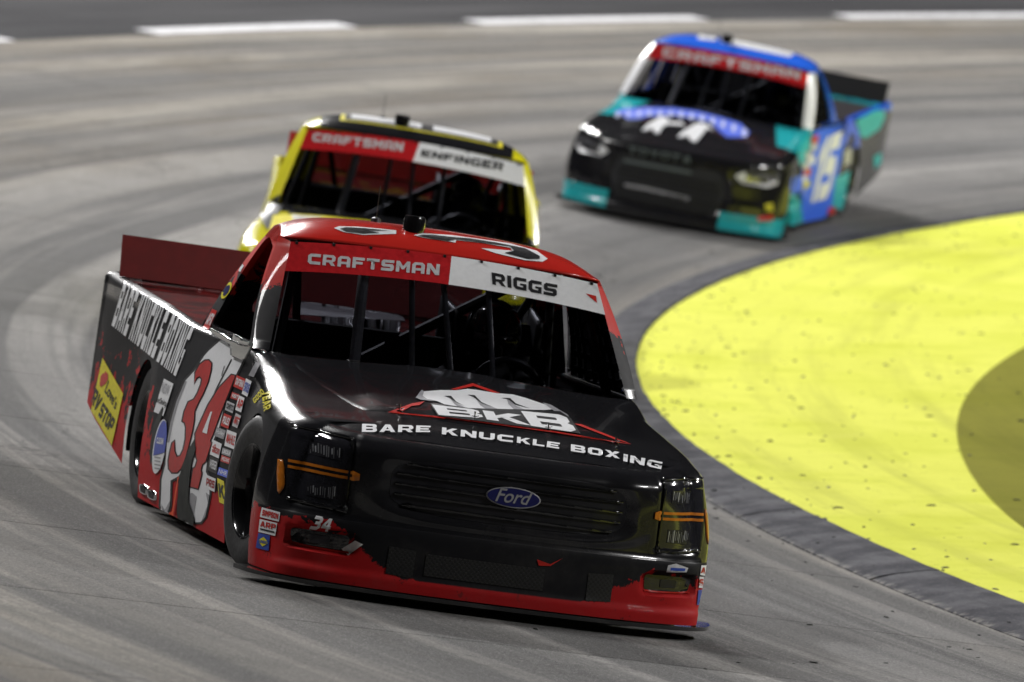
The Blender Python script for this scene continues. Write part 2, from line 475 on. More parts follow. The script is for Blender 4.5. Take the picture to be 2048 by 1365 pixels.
# ------------------------------------------------------------------ race truck geometry
# local frame: x forward from the front axle, y to the truck's left, z up from the track surface
W0 = pch([-4.40, -4.1, -3.22, -2.85, -2.45, -1.4, -.375, 0, .3, .50], [.970, .978, .966, .990, 1.018, 1.0, .985, 1.02, 1.045, 1.04])
TB = pch([-4.4, -4.1, -3.22, -2.85, -2.45, -1.93, -.5, 0, .50], [.01, .012, .016, .047, .080, .080, .078, .11, .17])
def i_side(x, z):
    up = np.clip((z - .35) / .6, 0, 1.3); lo = np.clip((.35 - z) / .3, 0, 1)
    return TB(x) * up ** 1.6 + .022 * lo ** 2
BELT = pch([-4.4, -4.11, -3.4, -2.6, -1.93, -.9, -.5], [1.055, 1.043, 1.0143, .982, .955, .955, .955])
def z_top(x, y):
    ay = np.abs(y)
    dome = .016 * sst(.62, .46, ay) * sst(.62, .30, x) * sst(-.62, -.3, x) + .010 * sst(.30, .16, ay) * sst(.55, .2, x)
    return .868 - .1625 * x - .030 * (ay / .9) ** 2 + dome - .02 * sst(.6, .85, x)
ARCH = [(.052, .33, .428, .372), (-2.845, .33, .385, .385)]
def z_bot(x):
    if x < -3.2: return .165 + (-3.22 - x) * .185
    return .070 if x < .50 else .066
_PF = [(1.04, .50), (1.012, .63), (.972, .72), (.91, .793), (.82, .855), (.70, .903), (.57, .938), (.4, .967), (.2, .983), (0, .987)]
_d = np.r_[0, np.cumsum([math.hypot(_PF[i + 1][0] - _PF[i][0], _PF[i + 1][1] - _PF[i][1]) for i in range(len(_PF) - 1)])]
PFy, PFx, PFL = pch(_d, [q[0] for q in _PF]), pch(_d, [q[1] for q in _PF]), _d[-1]
I_FR = pch([.07, .118, .13, .20, .30, .36, .45, .55, .62, .70], [-.020, -.018, -.004, .0, .004, .012, .016, .020, .026, .038])

I_RR = pch([.38, .6, .93, 1.05], [0, .05, .16, .24])
def disp(style, y, z):
    ay = abs(y); d = 0.0
    if style == 'toyota':
        hw = .60 - .10 * abs(z - .36) / .25
        g = (ay / hw) ** 6 + (abs(z - .375) / .235) ** 6 - 1
        d -= .030 * float(sst(.05, -.35, g))
        h = (abs(ay - .76) / .21) ** 6 + (abs(z - .565 - (ay - .76) * .10) / .070) ** 4 - 1
        d -= .022 * float(sst(.1, -.5, h))
        f = (abs(ay - .78) / .13) ** 6 + (abs(z - .27) / .05) ** 4 - 1
        d -= .03 * float(sst(.1, -.5, f))
    else:
        g = (ay / .575) ** 4 + (abs(z - .53) / .138) ** 4 - 1
        d -= .016 * float(sst(.05, -.45, g)); d += .005 * float(sst(1.2, .5, g) * sst(-.05, .2, g))
        h = (abs(ay - .825) / .125) ** 8 + (abs(z - .53) / .155) ** 8 - 1
        d -= .016 * float(sst(.3, -.5, h))
        f = (abs(ay - .79) / .145) ** 6 + (abs(z - .238) / .052) ** 4 - 1
        d -= .045 * float(sst(.15, -.6, f))
        d += .010 * float(sst(.352, .335, z)) * float(sst(1.0, .9, ay))
    return d

def body_shell(style):
    """perimeter wall + round-over + nose top; returns verts, faces"""
    cols = []   # (bx, by, nx, ny, zb, zone)
    # rear, from the centre line round the corner
    for y in np.linspace(0, .80, 9): cols.append((-4.50, y, -1, 0, .375, 'r'))
    for q in np.linspace(.1, 1.0, 6):
        a = q * math.pi / 2; cols.append((-4.36 - .14 * math.cos(a), .80 + (float(W0(-4.36)) - .80) * math.sin(a), -math.cos(a), math.sin(a), .375, 'r'))
    def side(x, zb=None): cols.append((x, float(W0(x)), 0, 1, z_bot(x) if zb is None else zb, 's'))
    for x in np.linspace(-4.33, -3.235, 24): side(x)
    for xc, zc, r, rz_ in (ARCH[1], ARCH[0]):
        x0, x1 = xc - r, xc + r
        side(x0)
        for q in np.linspace(0, math.pi, 27):
            side(xc - r * math.cos(q), zc + max(rz_ * math.sin(q), 0))
        side(x1)
        if xc < -1:
            for x in np.linspace(x1 + .03, ARCH[0][0] - ARCH[0][2] - .03, 44): side(x)
    for s in np.linspace(.012, PFL, 78):
        h = 1e-3; tx, ty = float(PFx(min(s + h, PFL)) - PFx(s - h)), float(PFy(min(s + h, PFL)) - PFy(s - h)); l = math.hypot(tx, ty)
        if s >= PFL - 1e-6: n = (1.0, 0.0)
        else: n = (-ty / l, tx / l)
        cols.append((float(PFx(s)), float(PFy(s)), n[0], n[1], .066, 'f'))
    NW, NR = 50, 12
    half = []
    for bx, by, nx, ny, zb, zone in cols:
        # ring height
        wf = float(sst(-.72, -.34, bx)) if zone != 'f' else 1.0
        ri = .05 + (.135 - .05) * wf; rz = .035 + (.085 - .035) * wf
        if zone == 'f':
            ri = .135; rz = .085
        rx, ry = bx - nx * (ri + .03), by - ny * (ri + .03)
        zt_h = float(z_top(rx, ry)); zt = zt_h * wf + float(BELT(bx)) * (1 - wf)
        z1 = zt - rz; c = []
        blend = float(sst(1.035, .93, by)) if zone == 'f' else 0.0
        def inset(z):
            if zone == 'r': return float(I_RR(z)) * nx * nx
            i = float(i_side(min(bx, .50), z))
            if style == 'chevy': i -= .055 * float(sst(-.65, -.05, bx)) * float(sst(.2, .5, z)) * (1 - blend)
            if zone == 'f':
                i = i * (1 - blend) + (float(I_FR(z)) + .085 * float(sst(.70, .98, by)) * max(0, (z - .30) / .4) ** 1.4) * blend - disp(style, by, z) * (1 if by > 1e-9 else 1)
            return i
        for k in range(NW):
            z = zb + (z1 - zb) * k / (NW - 1); i = inset(z); c.append((bx - nx * i, by - ny * i, z))
        i0 = inset(z1)
        for k in range(1, NR + 1):
            a = k / NR * math.pi / 2
            i = i0 + ri * (1 - math.cos(a)); c.append((bx - nx * i, by - ny * i, z1 + rz * math.sin(a)))
        half.append(c)
    V = []; F = []; n = len(half); m = NW + NR
    for sgn in (1, -1):
        o = len(V)
        for c in half: V += [(x, sgn * y, z) for x, y, z in c]
        for i in range(n - 1):
            # an arch edge: two columns at the same x but with different bottoms
            for j in range(m - 1):
                q = (o + i * m + j, o + (i + 1) * m + j, o + (i + 1) * m + j + 1, o + i * m + j + 1)
                F.append(q if sgn < 0 else q[::-1])
    # nose and fender top
    rows = [c[-1] for c in half if c[-1][0] > -.60 and True]
    rows = [c[-1] for (b, c) in zip(cols, half) if b[5] == 'f' or (b[5] == 's' and c[-1][0] > -.60)]
    nyy = 61; o = len(V)
    for (x, y, z) in rows:
        for k in range(nyy):
            yy = y * (1 - 2 * k / (nyy - 1)); e = abs(yy) / max(y, 1e-6)
            zz = float(z_top(x, yy)); zz = zz + (z - float(z_top(x, y))) * e ** 8
            V.append((x, yy, zz))
    for i in range(len(rows) - 1):
        for k in range(nyy - 1):
            F.append((o + i * nyy + k, o + i * nyy + k + 1, o + (i + 1) * nyy + k + 1, o + (i + 1) * nyy + k))
    return V, F

# cab surfaces -------------------------------------------------
def P_glass(u, v, off=0.0):
    b = np.array([-.575, .848 * u, .966 - .014 * u * u]); t = np.array([-1.022 + .03 * u * u, .735 * u, 1.477 - .034 * u * u])
    p = b + (t - b) * v
    n = np.array([.74, .10 * u, .67])
    return p + n * (.022 * 4 * v * (1 - v) * (1 - u * u) + off)
AP0, AP1 = np.array([-.635, .913, .953]), np.array([-1.10, .772, 1.458])       # outer edge of the windscreen pillar
CP0, CP1 = np.array([-1.99, .900, .956]), np.array([-1.60, .700, 1.488])      # rear edge of the cab side
def P_side(a, h, off=0.0):
    f = AP0 + (AP1 - AP0) * h; r = CP0 + (CP1 - CP0) * h; p = f + (r - f) * a
    p = p.copy(); p[1] += .020 * 4 * h * (1 - h) + off
    p[2] += .016 * math.sin(math.pi * a) * h
    return p
ZC = pch([0, .08, .25, .5, .8, 1], [1.477, 1.510, 1.552, 1.578, 1.578, 1.562])
def P_roof(u, wv, off=0.0):
    s = np.array(P_side(wv, 1.0)); x0 = -1.024 + .03 * u * u; xr = -1.60
    x = x0 + (xr - x0) * wv; e = abs(u)
    x = x * (1 - e ** 6) + s[0] * e ** 6
    y = u * s[1]; zc = float(ZC(wv)); zs = s[2]
    z = zc - .35 * (zc - zs) * e * e - .65 * (zc - zs) * e ** 7
    if wv < .08: z = z * 1.0
    return np.array([x, y, z + off])

def px_ray(px, py):
    d = ((px - 1024) / FPX) * CAM_X + ((py - 682.5) / FPX) * CAM_D + fwd
    return d / np.linalg.norm(d)

def resample(pts, n):
    P = np.array(list(pts) + [pts[0]], float); L = np.r_[0, np.cumsum(np.hypot(*np.diff(P, axis=0).T))]
    s = np.linspace(0, L[-1], n, endpoint=False)
    return np.c_[np.interp(s, L, P[:, 0]), np.interp(s, L, P[:, 1])]

def rounded(pts, r, k=5):
    out = []; n = len(pts); P = [np.array(p, float) for p in pts]
    for i in range(n):
        a, b, c = P[i - 1], P[i], P[(i + 1) % n]
        u = (a - b); v = (c - b); lu, lv = np.linalg.norm(u), np.linalg.norm(v); q = min(r, lu * .45, lv * .45)
        p0, p1 = b + u / lu * q, b + v / lv * q
        for j in range(k + 1):
            t = j / k; out.append(tuple((1 - t) ** 2 * p0 + 2 * t * (1 - t) * b + t * t * p1))
    return out

def tri2d(poly):
    """triangulate a simple polygon"""
    t = tessellate_polygon([[Vector((p[0], p[1], 0)) for p in poly]])
    return [tuple(map(float, p)) for p in poly], [tuple(f) for f in t]

def subdiv(V, F, L):
    V = list(V); 
    for _ in range(7):
        E = {}; NF = []; todo = False
        def mid(a, b):
            k = (min(a, b), max(a, b))
            if k not in E: E[k] = len(V); V.append(((V[a][0] + V[b][0]) / 2, (V[a][1] + V[b][1]) / 2))
            return E[k]
        def ln(a, b): return math.hypot(V[a][0] - V[b][0], V[a][1] - V[b][1])
        split = set()
        for f in F:
            for i in range(3):
                a, b = f[i], f[(i + 1) % 3]
                if ln(a, b) > L: split.add((min(a, b), max(a, b)))
        if not split: break
        for a, b, c in F:
            s = [(min(p, q), max(p, q)) in split for p, q in ((a, b), (b, c), (c, a))]
            k = sum(s)
            if k == 0: NF.append((a, b, c))
            elif k == 3:
                x, y, z = mid(a, b), mid(b, c), mid(c, a); NF += [(a, x, z), (x, b, y), (z, y, c), (x, y, z)]
            else:
                while not s[0]: a, b, c = b, c, a; s = s[1:] + s[:1]
                if k == 2 and s[2]: a, b, c = c, a, b; s = [s[2], s[0], s[1]]
                x = mid(a, b)
                if s[1]:
                    y = mid(b, c); NF += [(a, x, c), (x, y, c), (x, b, y)]
                else: NF += [(a, x, c), (x, b, c)]
        F = NF
    return V, F

GLYPH = {
 'C': [[(2,0),(10,0),(10,2.8),(3.2,2.8),(2.8,3.2),(2.8,6.8),(3.2,7.2),(10,7.2),(10,10),(2,10),(0,8),(0,2)]],
 'R': [[(0,0),(2.8,0),(2.8,3),(5,3),(7,0),(10.2,0),(7.8,3.5),(9.5,4.5),(10,5.5),(10,8),(8.5,10),(0,10)],[(2.8,5.2),(6.8,5.2),(7.2,5.6),(7.2,7.2),(6.8,7.6),(2.8,7.6)]],
 'A': [[(0,0),(3,0),(3.7,2),(6.9,2),(7.6,0),(10.6,0),(6.9,10),(3.7,10)],[(4.4,4),(6.2,4),(5.3,6.8)]],
 'a': [[(0,0),(2.8,0),(2.8,2.6),(7.2,2.6),(7.2,0),(10,0),(10,8),(8,10),(2,10),(0,8)],[(2.8,4.8),(7.2,4.8),(7.2,7.2),(6.8,7.6),(3.2,7.6),(2.8,7.2)]],
 'F': [[(0,0),(2.8,0),(2.8,3.6),(8,3.6),(8,6),(2.8,6),(2.8,7.4),(9.5,7.4),(9.5,10),(0,10)]],
 'T': [[(3.6,0),(6.4,0),(6.4,7.4),(10,7.4),(10,10),(0,10),(0,7.4),(3.6,7.4)]],
 'S': [[(0,0),(8.5,0),(10,1.5),(10,4.8),(8.8,6.2),(3.2,6.2),(2.8,6.6),(2.8,7.5),(10,7.5),(10,10),(1.5,10),(0,8.5),(0,5),(1.2,3.7),(6.8,3.7),(7.2,3.3),(7.2,2.5),(0,2.5)]],
 'M': [[(0,0),(2.7,0),(2.7,5.8),(4.6,2.6),(6.4,2.6),(8.3,5.8),(8.3,0),(11,0),(11,10),(8.4,10),(5.5,5.4),(2.6,10),(0,10)]],
 'N': [[(0,0),(2.7,0),(2.7,5.8),(7,0),(10,0),(10,10),(7.3,10),(7.3,4.2),(3,10),(0,10)]],
 'I': [[(0,0),(2.9,0),(2.9,10),(0,10)]],
 'G': [[(2,0),(10,0),(10,5.4),(5.2,5.4),(5.2,3.7),(7.5,3.7),(7.5,2.2),(3.2,2.6),(2.8,3),(2.8,7),(3.2,7.4),(9.8,7.4),(9.8,10),(2,10),(0,8),(0,2)]],
 'E': [[(0,0),(9.5,0),(9.5,2.5),(2.8,2.5),(2.8,3.9),(8.5,3.9),(8.5,6.1),(2.8,6.1),(2.8,7.5),(9.5,7.5),(9.5,10),(0,10)]],
 'B': [[(0,0),(8.5,0),(10,1.5),(10,4),(9,5.1),(9.7,6),(9.7,8.6),(8.3,10),(0,10)],[(2.8,2.3),(7,2.3),(7.3,2.6),(7.3,3.8),(7,4.1),(2.8,4.1)],[(2.8,6.2),(6.8,6.2),(7.1,6.5),(7.1,7.5),(6.8,7.8),(2.8,7.8)]],
 'K': [[(0,0),(2.8,0),(2.8,3.2),(4,4.3),(6.8,0),(10.3,0),(6.1,6),(9.9,10),(6.5,10),(2.8,6),(2.8,10),(0,10)]],
 'U': [[(2,0),(8,0),(10,2),(10,10),(7.2,10),(7.2,3),(6.8,2.6),(3.2,2.6),(2.8,3),(2.8,10),(0,10),(0,2)]],
 'L': [[(0,0),(9,0),(9,2.6),(2.8,2.6),(2.8,10),(0,10)]],
 'O': [[(2,0),(8,0),(10,2),(10,8),(8,10),(2,10),(0,8),(0,2)],[(3.2,2.6),(6.8,2.6),(7.2,3),(7.2,7),(6.8,7.4),(3.2,7.4),(2.8,7),(2.8,3)]],
 'X': [[(0,0),(3.4,0),(5,2.8),(6.6,0),(10,0),(6.8,5),(10,10),(6.6,10),(5,7.2),(3.4,10),(0,10),(3.2,5)]],
 'Y': [[(3.6,0),(6.4,0),(6.4,4),(10,10),(6.8,10),(5,6.6),(3.2,10),(0,10),(3.6,4)]],
 'D': [[(0,0),(8,0),(10,2),(10,8),(8,10),(0,10)],[(2.8,2.6),(6.8,2.6),(7.2,3),(7.2,7),(6.8,7.4),(2.8,7.4)]],
 'P': [[(0,0),(2.8,0),(2.8,3),(8.4,3),(10,4.6),(10,8.4),(8.4,10),(0,10)],[(2.8,5.4),(6.9,5.4),(7.2,5.7),(7.2,7.3),(6.9,7.6),(2.8,7.6)]],
 'V': [[(3.6,0),(6.4,0),(10,10),(7,10),(5,3.6),(3,10),(0,10)]],
 '1': [[(2.5,0),(6,0),(6,10),(3.5,10),(0,8),(0,5.6),(2.5,6.8)]],
 '5': [[(0,0),(8.5,0),(10,1.5),(10,5),(8.5,6.4),(2.8,6.4),(2.8,7.5),(9.5,7.5),(9.5,10),(0,10),(0,3.9),(7.2,3.9),(7.2,2.5),(0,2.5)]],
 '3': [[(0,0),(7.5,0),(10,2),(10,4),(8.8,5.1),(10,6.2),(10,8.2),(7.8,10),(0,10),(0,7.6),(6.4,7.6),(6.9,7.1),(6.4,6.2),(3,6.2),(3,4),(6.4,4),(6.9,3.2),(6.4,2.4),(0,2.4)]],
 '4': [[(5.6,0),(8.6,0),(8.6,2),(10,2),(10,4.4),(8.6,4.4),(8.6,10),(5,10),(0,4.2),(0,2),(5.6,2)],[(3.2,4.4),(5.6,4.4),(5.6,7.2)]],
}
def block_mesh(s, gap=1.5, shear=0.0):
    V = []; F = []; x = 0.0
    for ch in s:
        if ch == ' ': x += 7; continue
        cs = GLYPH[ch]; n = len(V); pts = [p for c in cs for p in c]
        t = tessellate_polygon([[Vector((p[0], p[1], 0)) for p in c] for c in cs])
        V += [(x + p[0] + shear * p[1], p[1]) for p in pts]; F += [tuple(i + n for i in f) for f in t]
        x += max(p[0] for p in pts) + gap
    x0 = min(p[0] for p in V); x1 = max(p[0] for p in V)
    return [((p[0] - x0) / (x1 - x0), p[1] / 10) for p in V], F
def text_mesh(s, bold=.0, shear=0.0, spacing=1.0):
    if s.replace(' ', '') and all(ch in GLYPH or ch == ' ' for ch in s): return block_mesh(s, 1.5 * spacing, shear)
    cu = bpy.data.curves.new('t', 'FONT'); cu.body = s; cu.offset = bold; cu.shear = shear; cu.space_character = spacing; cu.resolution_u = 4
    cu.fill_mode = 'FRONT'
    o = bpy.data.objects.new('t', cu); me = bpy.data.meshes.new_from_object(o)
    bm = bmesh.new(); bm.from_mesh(me); bmesh.ops.triangulate(bm, faces=bm.faces)
    V = [(v.co.x, v.co.y) for v in bm.verts]; F = [tuple(v.index for v in f.verts) for f in bm.faces]
    bm.free(); bpy.data.meshes.remove(me); bpy.data.objects.remove(o); bpy.data.curves.remove(cu)
    xs = [p[0] for p in V]; ys = [p[1] for p in V]; x0, x1, y0, y1 = min(xs), max(xs), min(ys), max(ys)
    return [((p[0] - x0) / (x1 - x0), (p[1] - y0) / (y1 - y0)) for p in V], F

def quad(q):
    tl, tr, br, bl = [np.array(p, float) for p in q]
    return lambda u, v: tuple((bl * (1 - u) + br * u) * (1 - v) + (tl * (1 - u) + tr * u) * v)

def Z(ox, oy, s): return lambda *pts: [(ox + u / s, oy + v / s) for u, v in pts]

def offset_poly(P, d):
    P = [np.array(p, float) for p in P]; n = len(P); ar = sum(P[i][0] * P[(i + 1) % n][1] - P[(i + 1) % n][0] * P[i][1] for i in range(n))
    s = 1 if ar > 0 else -1; out = []
    for i in range(n):
        a = P[i] - P[i - 1]; b = P[(i + 1) % n] - P[i]; a /= np.linalg.norm(a); b /= np.linalg.norm(b)
        m = np.array([a[1] + b[1], -a[0] - b[0]]); l = np.linalg.norm(m); m = m / max(l, .35) * min(1.4, 2 / max(l, .5))
        out.append(tuple(P[i] + s * d * m))
    return out

class Truck:
    def __init__(s, i, pos, rot, style, label, paints, spoiler_mat):
        s.i, s.style, s.pt = i, style, paints
        s.root = empty('race_truck', label=label, category='race truck', group='stock racing trucks on the turn')
        s.B = np.array(rot)                     # rows: forward, left, up
        R = Matrix([[s.B[c][r] for c in range(3)] for r in range(3)])
        s.root.matrix_world = Matrix.Translation(pos) @ R.to_4x4()
        s.o = np.array(pos)
        s.bv = {}
        s.spm = spoiler_mat; s.spw = .885 if style == 'chevy' else .945
        s.build()

    # ----- mapping decals onto the real surfaces
    def add_bvh(s, key, V, F):
        a = s.bv.setdefault(key, ([], [])); n = len(a[0])
        a[0].extend([tuple(map(float, v)) for v in V]); a[1].extend([tuple(i + n for i in f) for f in F])
    def tree(s, key):
        k = ('t', key)
        if k not in s.bv: s.bv[k] = BVHTree.FromPolygons(*s.bv[key])
        return s.bv[k]
    def cast(s, o, d, key, off, slide=False):
        t = s.tree(key); o, d = Vector(o), Vector(d).normalized()
        loc, n, _, _ = t.ray_cast(o, d)
        if loc is None:
            best = None
            g = (Vector((0, 0, .7)) - o).dot(d)
            for k in range(-28, 29):
                p = o + d * (g + k * .1); q, nn, _, ds = t.find_nearest(p)
                if best is None or ds < best[0]: best = (ds, q, nn)
            loc, n = best[1], best[2]
        if n.dot(d) > 0: n = -n
        s.last_n = n
        if slide: return loc - d * (off / max(abs(n.dot(d)), .12))   # same clearance, same line of sight
        return loc + n * off
    def mapper(s, mode, key, off):
        if mode == 'px':
            o = s.B @ (CAM_P - s.o)
            return lambda p: s.cast(o, s.B @ px_ray(*p), key, off, True)
        if mode == 'front': return lambda p: s.cast((3, p[0], p[1]), (-1, 0, 0), key, off)
        if mode == 'right': return lambda p: s.cast((p[0], -3, p[1]), (0, 1, 0), key, off)
        if mode == 'left': return lambda p: s.cast((p[0], 3, p[1]), (0, -1, 0), key, off)
        if mode == 'plane':
            o = s.B @ (CAM_P - s.o)
            def fpl(p):
                d = s.B @ px_ray(*p); t = (key - o[1]) / d[1]; s.last_n = Vector((0, -1, 0)); return o + d * t - np.array([0, off, 0])
            return fpl
        if mode == 'top': return lambda p: s.cast((p[0], p[1], 4), (0, 0, -1), key, off)
    def decal(s, name, VF, mat, mode='px', key='body', off=.004, L=None, parent=None, thick=0):
        V, F = VF
        V, F = subdiv(V, F, L or (9 if mode == 'px' else .03))
        f = s.mapper(mode, key, off)
        W = []; NN = []
        for p in V:
            W.append(tuple(f(p))); NN.append(np.array(s.last_n))
        if mode == 'px':            # a ray that slipped past the edge: use the nearest point of the panel instead
            o_ = s.B @ (CAM_P - s.o); D = np.array([np.linalg.norm(np.array(q) - o_) for q in W]); med = float(np.median(D))
            for k in range(len(V)):
                if D[k] > med + 1.0:
                    q, n_, _, _ = s.tree(key).find_nearest(Vector(o_ + (s.B @ px_ray(*V[k])) * med))
                    if n_.dot(Vector(s.B @ px_ray(*V[k]))) > 0: n_ = -n_
                    W[k] = tuple(q + n_ * off); NN[k] = np.array(n_)
        sg_ = sum(float(np.dot(np.cross(np.subtract(W[b], W[a]), np.subtract(W[c], W[a])), NN[a])) for a, b, c in F)
        if sg_ < 0: F = [q[::-1] for q in F]
        o = mesh(name, W, F, mat, parent or s.root, True)
        if thick:
            m = o.modifiers.new('s', 'SOLIDIFY'); m.thickness = thick; m.offset = -1
        return o
    def poly(s, name, pts, mat, **k): return s.decal(name, tri2d(pts), mat, **k)
    def text(s, name, txt, q, mat, bold=0.0, shear=0.0, spacing=1.0, **k):
        V, F = text_mesh(txt, bold, shear, spacing); f = quad(q)
        return s.decal(name, ([f(*p) for p in V], F), mat, **k)

    def build(s):
        st, R = s.style, s.root
        V, F = body_shell(st)
        o = mesh('body', V, F, s.pt['body'], R, True, True, sharp=50)
        s.add_bvh('body', V, F)
        # hood panel, 5 mm proud of the nose
        yh = pch([-.57, .0, .40, .50], [.80, .70, .60, .56])
        def hoodf(u, v):
            x = -.572 + 1.03 * v; yy = (2 * u - 1) * float(yh(x)); fx = -.06 * (abs(2 * u - 1) ** 3) * v ** 6
            e = min(u, 1 - u, v * .7, (1 - v) * .7); dz = .007 * float(sst(0, .02, e)) - .004
            return (x + fx, yy, float(z_top(x + fx, yy)) + dz)
        V, F = grid(61, 61, hoodf)
        mesh('hood', V, F, s.pt['body'], R); s.add_bvh('body', V, F)
        # windscreen
        gl = thin_glass('windscreen_glass', (.42, .43, .47))
        V, F = grid(41, 31, lambda u, v: P_glass(2 * u - 1, v)); s.ws = mesh('windshield', V, F, gl, R); s.add_bvh('glass', V, F)
        V, F = grid(60, 12, lambda u, v: P_glass((2 * u - 1) * 1.005, .725 + .285 * v, .004))
        # roof
        V, F = grid(61, 41, lambda u, v: P_roof(2 * u - 1, v))
        o = mesh('roof', V, F, s.pt['body'], R); s.add_bvh('roof', V, F); s.add_bvh('body', V, F)
        m = o.modifiers.new('s', 'SOLIDIFY'); m.thickness = .012; m.offset = 1 if False else -1
        # pillars and cab sides
        for sg in (1, -1):
            def pil(u, v):
                g = P_glass(1.0, v, .002); a = AP0 + (AP1 - AP0) * v; a = np.array(P_side(0, v))
                p = g + (a - g) * u; b = .004 * 4 * u * (1 - u); p = p + np.array([.6, .3, .5]) * b
                return (p[0], sg * p[1], p[2])
            V, F = grid(9, 31, pil)
            mesh('windshield_pillar', V, F, s.pt['body'], R); s.add_bvh('body', V, F)
            outer = [(0, 0), (1, 0), (1, 1), (0, 1)]
            win = rounded([(.055, .035), (.83, .035), (.80, .86), (.62, .90), (.10, .88), (.075, .62)], .06)
            n = 160; IW = resample(win, n); cen = np.array([.45, .45]); OW = []
            for p in IW:
                d = p - cen; t = min([((1 - cen[0]) / d[0] if d[0] > 0 else -cen[0] / d[0]) if abs(d[0]) > 1e-6 else 9,
                                      ((1 - cen[1]) / d[1] if d[1] > 0 else -cen[1] / d[1]) if abs(d[1]) > 1e-6 else 9])
                OW.append(cen + d * t)
            V = []
            for q in range(5):
                for p, w_ in zip(IW, OW):
                    a = p + (np.array(w_) - p) * (q / 4); v3 = P_side(a[0], a[1]); V.append((v3[0], sg * v3[1], v3[2]))
            for p in IW:
                v3 = P_side(p[0], p[1], -.03); V.append((v3[0], sg * v3[1], v3[2]))
            F = []
            for q in range(4):
                for k in range(n): F.append((q * n + k, q * n + (k + 1) % n, (q + 1) * n + (k + 1) % n, (q + 1) * n + k))
            for k in range(n): F.append((k, (k + 1) % n, 5 * n + (k + 1) % n, 5 * n + k))
            mesh('cab_side', V, F, s.pt['body'], R, True, False, sharp=50); s.add_bvh('body', V, F[:4 * n])
            s.add_bvh('cabside', V, F[:4 * n])
            # belt line shelf between side and cab
            V, F = grid(2, 24, lambda u, v: (lambda x: (x, sg * (float(W0(x)) - float(i_side(x, .95)) - .05 + (.88 - .90) * u * 1.0 - .0), float(BELT(x)) - .0 + .002 * u))(-.58 - 1.45 * v))
            mesh('belt_trim', V, F, s.pt['body'], R)
            if sg > 0:      # window net on the driver's side
                b = MB()
                for k in range(7):
                    a = .14 + k * .105; b.tube([tuple(P_side(a, h, -.035)) for h in (.04, .3, .6, .86)], .020, 5)
                for k in range(6):
                    h = .1 + k * .14; b.tube([tuple(P_side(a, h, -.033)) for a in (.10, .4, .78)], .022, 5)
                b.obj('window_net', flat('net_webbing', (.004, .004, .005), .9, spec=.05), R)
        # rear of the cab with its window
        outer = [(-.70, 1.488), (.70, 1.488), (.90, .956), (-.90, .956)]
        inner = rounded([(-.58, 1.43), (.58, 1.43), (.70, 1.05), (-.70, 1.05)], .05)
        n = 96; I2 = resample(inner, n); cen = np.array([0, 1.24]); V = []
        def outp(p):
            d = p - cen; best = 9
            for i in range(4):
                a, b = np.array(outer[i]), np.array(outer[(i + 1) % 4]); e = b - a
                D = d[0] * (-e[1]) + d[1] * e[0]
                if abs(D) < 1e-9: continue
                t = ((a - cen)[0] * (-e[1]) + (a - cen)[1] * e[0]) / D
                if t > 0: best = min(best, t)
            return cen + d * best
        def xr(z): return -1.60 - .39 * (1.488 - z) / .532
        O2 = [outp(p) for p in I2]
        V = [(xr(p[1]) - .01, p[0], p[1]) for p in I2] + [(xr(p[1]), p[0], p[1]) for p in O2]
        mesh('rear_window_frame', V, [(k, (k + 1) % n, n + (k + 1) % n, n + k) for k in range(n)], s.pt['body'], R, False)
        V = [(xr(z) - .008, y, z) for y, z in ((-.60, 1.44), (.60, 1.44), (.72, 1.04), (-.72, 1.04))]
        mesh('rear_window', V, [(0, 1, 2, 3)], thin_glass('rear_glass', (.55, .56, .60)), R, False)
        # bed cover and bed rails
        def bed(u, v):
            x = -1.985 - 2.30 * v; y = (2 * u - 1) * (float(W0(x)) - float(i_side(x, .98)) - .045)
            return (x, y, float(BELT(x)) - .022 + .012 * (1 - (2 * u - 1) ** 2))
        V, F = grid(25, 25, bed); mesh('bed_cover', V, F, s.pt['bed'], R); s.add_bvh('bed', V, F)
        # spoiler blade with braces
        sp = MB(); prof = [(-4.10, 1.045), (-4.175, 1.252)]
        for y0, y1 in ((-s.spw, s.spw),):
            a, b = prof; t = .008
            Vs = [(a[0], y0, a[1]), (a[0], y1, a[1]), (b[0], y1, b[1]), (b[0], y0, b[1])]
            Vs += [(x - t, y, z - .002) for x, y, z in Vs]
            sp.add(Vs, [(0, 1, 2, 3), (7, 6, 5, 4), (0, 4, 5, 1), (1, 5, 6, 2), (2, 6, 7, 3), (3, 7, 4, 0)])
        spo = sp.obj('spoiler', s.spm, R, False)
        for y in (-.5, 0, .5):
            MB().box((-4.27, y - .006, 1.035), (-4.16, y + .006, 1.06)).add([(-4.265, y - .005, 1.06), (-4.265, y + .005, 1.06), (-4.17, y - .005, 1.20), (-4.17, y + .005, 1.20), (-4.13, y - .005, 1.06), (-4.13, y + .005, 1.06)],
                [(0, 2, 4), (1, 5, 3), (0, 1, 3, 2)]).obj('spoiler_brace', M('darkmetal'), spo, False, weld=False)
        # splitter
        N = 90; top = []
        for k in range(-N, N + 1):
            sL = PFL * (1 - abs(k) / N) + 0; y = float(PFy(sL)); x = float(PFx(sL)); g = 1 if k >= 0 else -1
            h = 1e-3; tx, ty = float(PFx(min(sL + h, PFL)) - PFx(max(sL - h, 0))), float(PFy(min(sL + h, PFL)) - PFy(max(sL - h, 0))); l = math.hypot(tx, ty) or 1
            nx, ny = (-ty / l, tx / l) if 0 < abs(k) else (1, 0)
            top.append((x + nx * .052, g * (y + ny * .052)))
        V = []; n = len(top)
        for z in (.044, .062): V += [(x, y, z) for x, y in top]
        for z in (.044, .062): V += [(min(x, .9) * 0 + (.47 if abs(y) > .9 else .5), y * .93, z) for x, y in top]
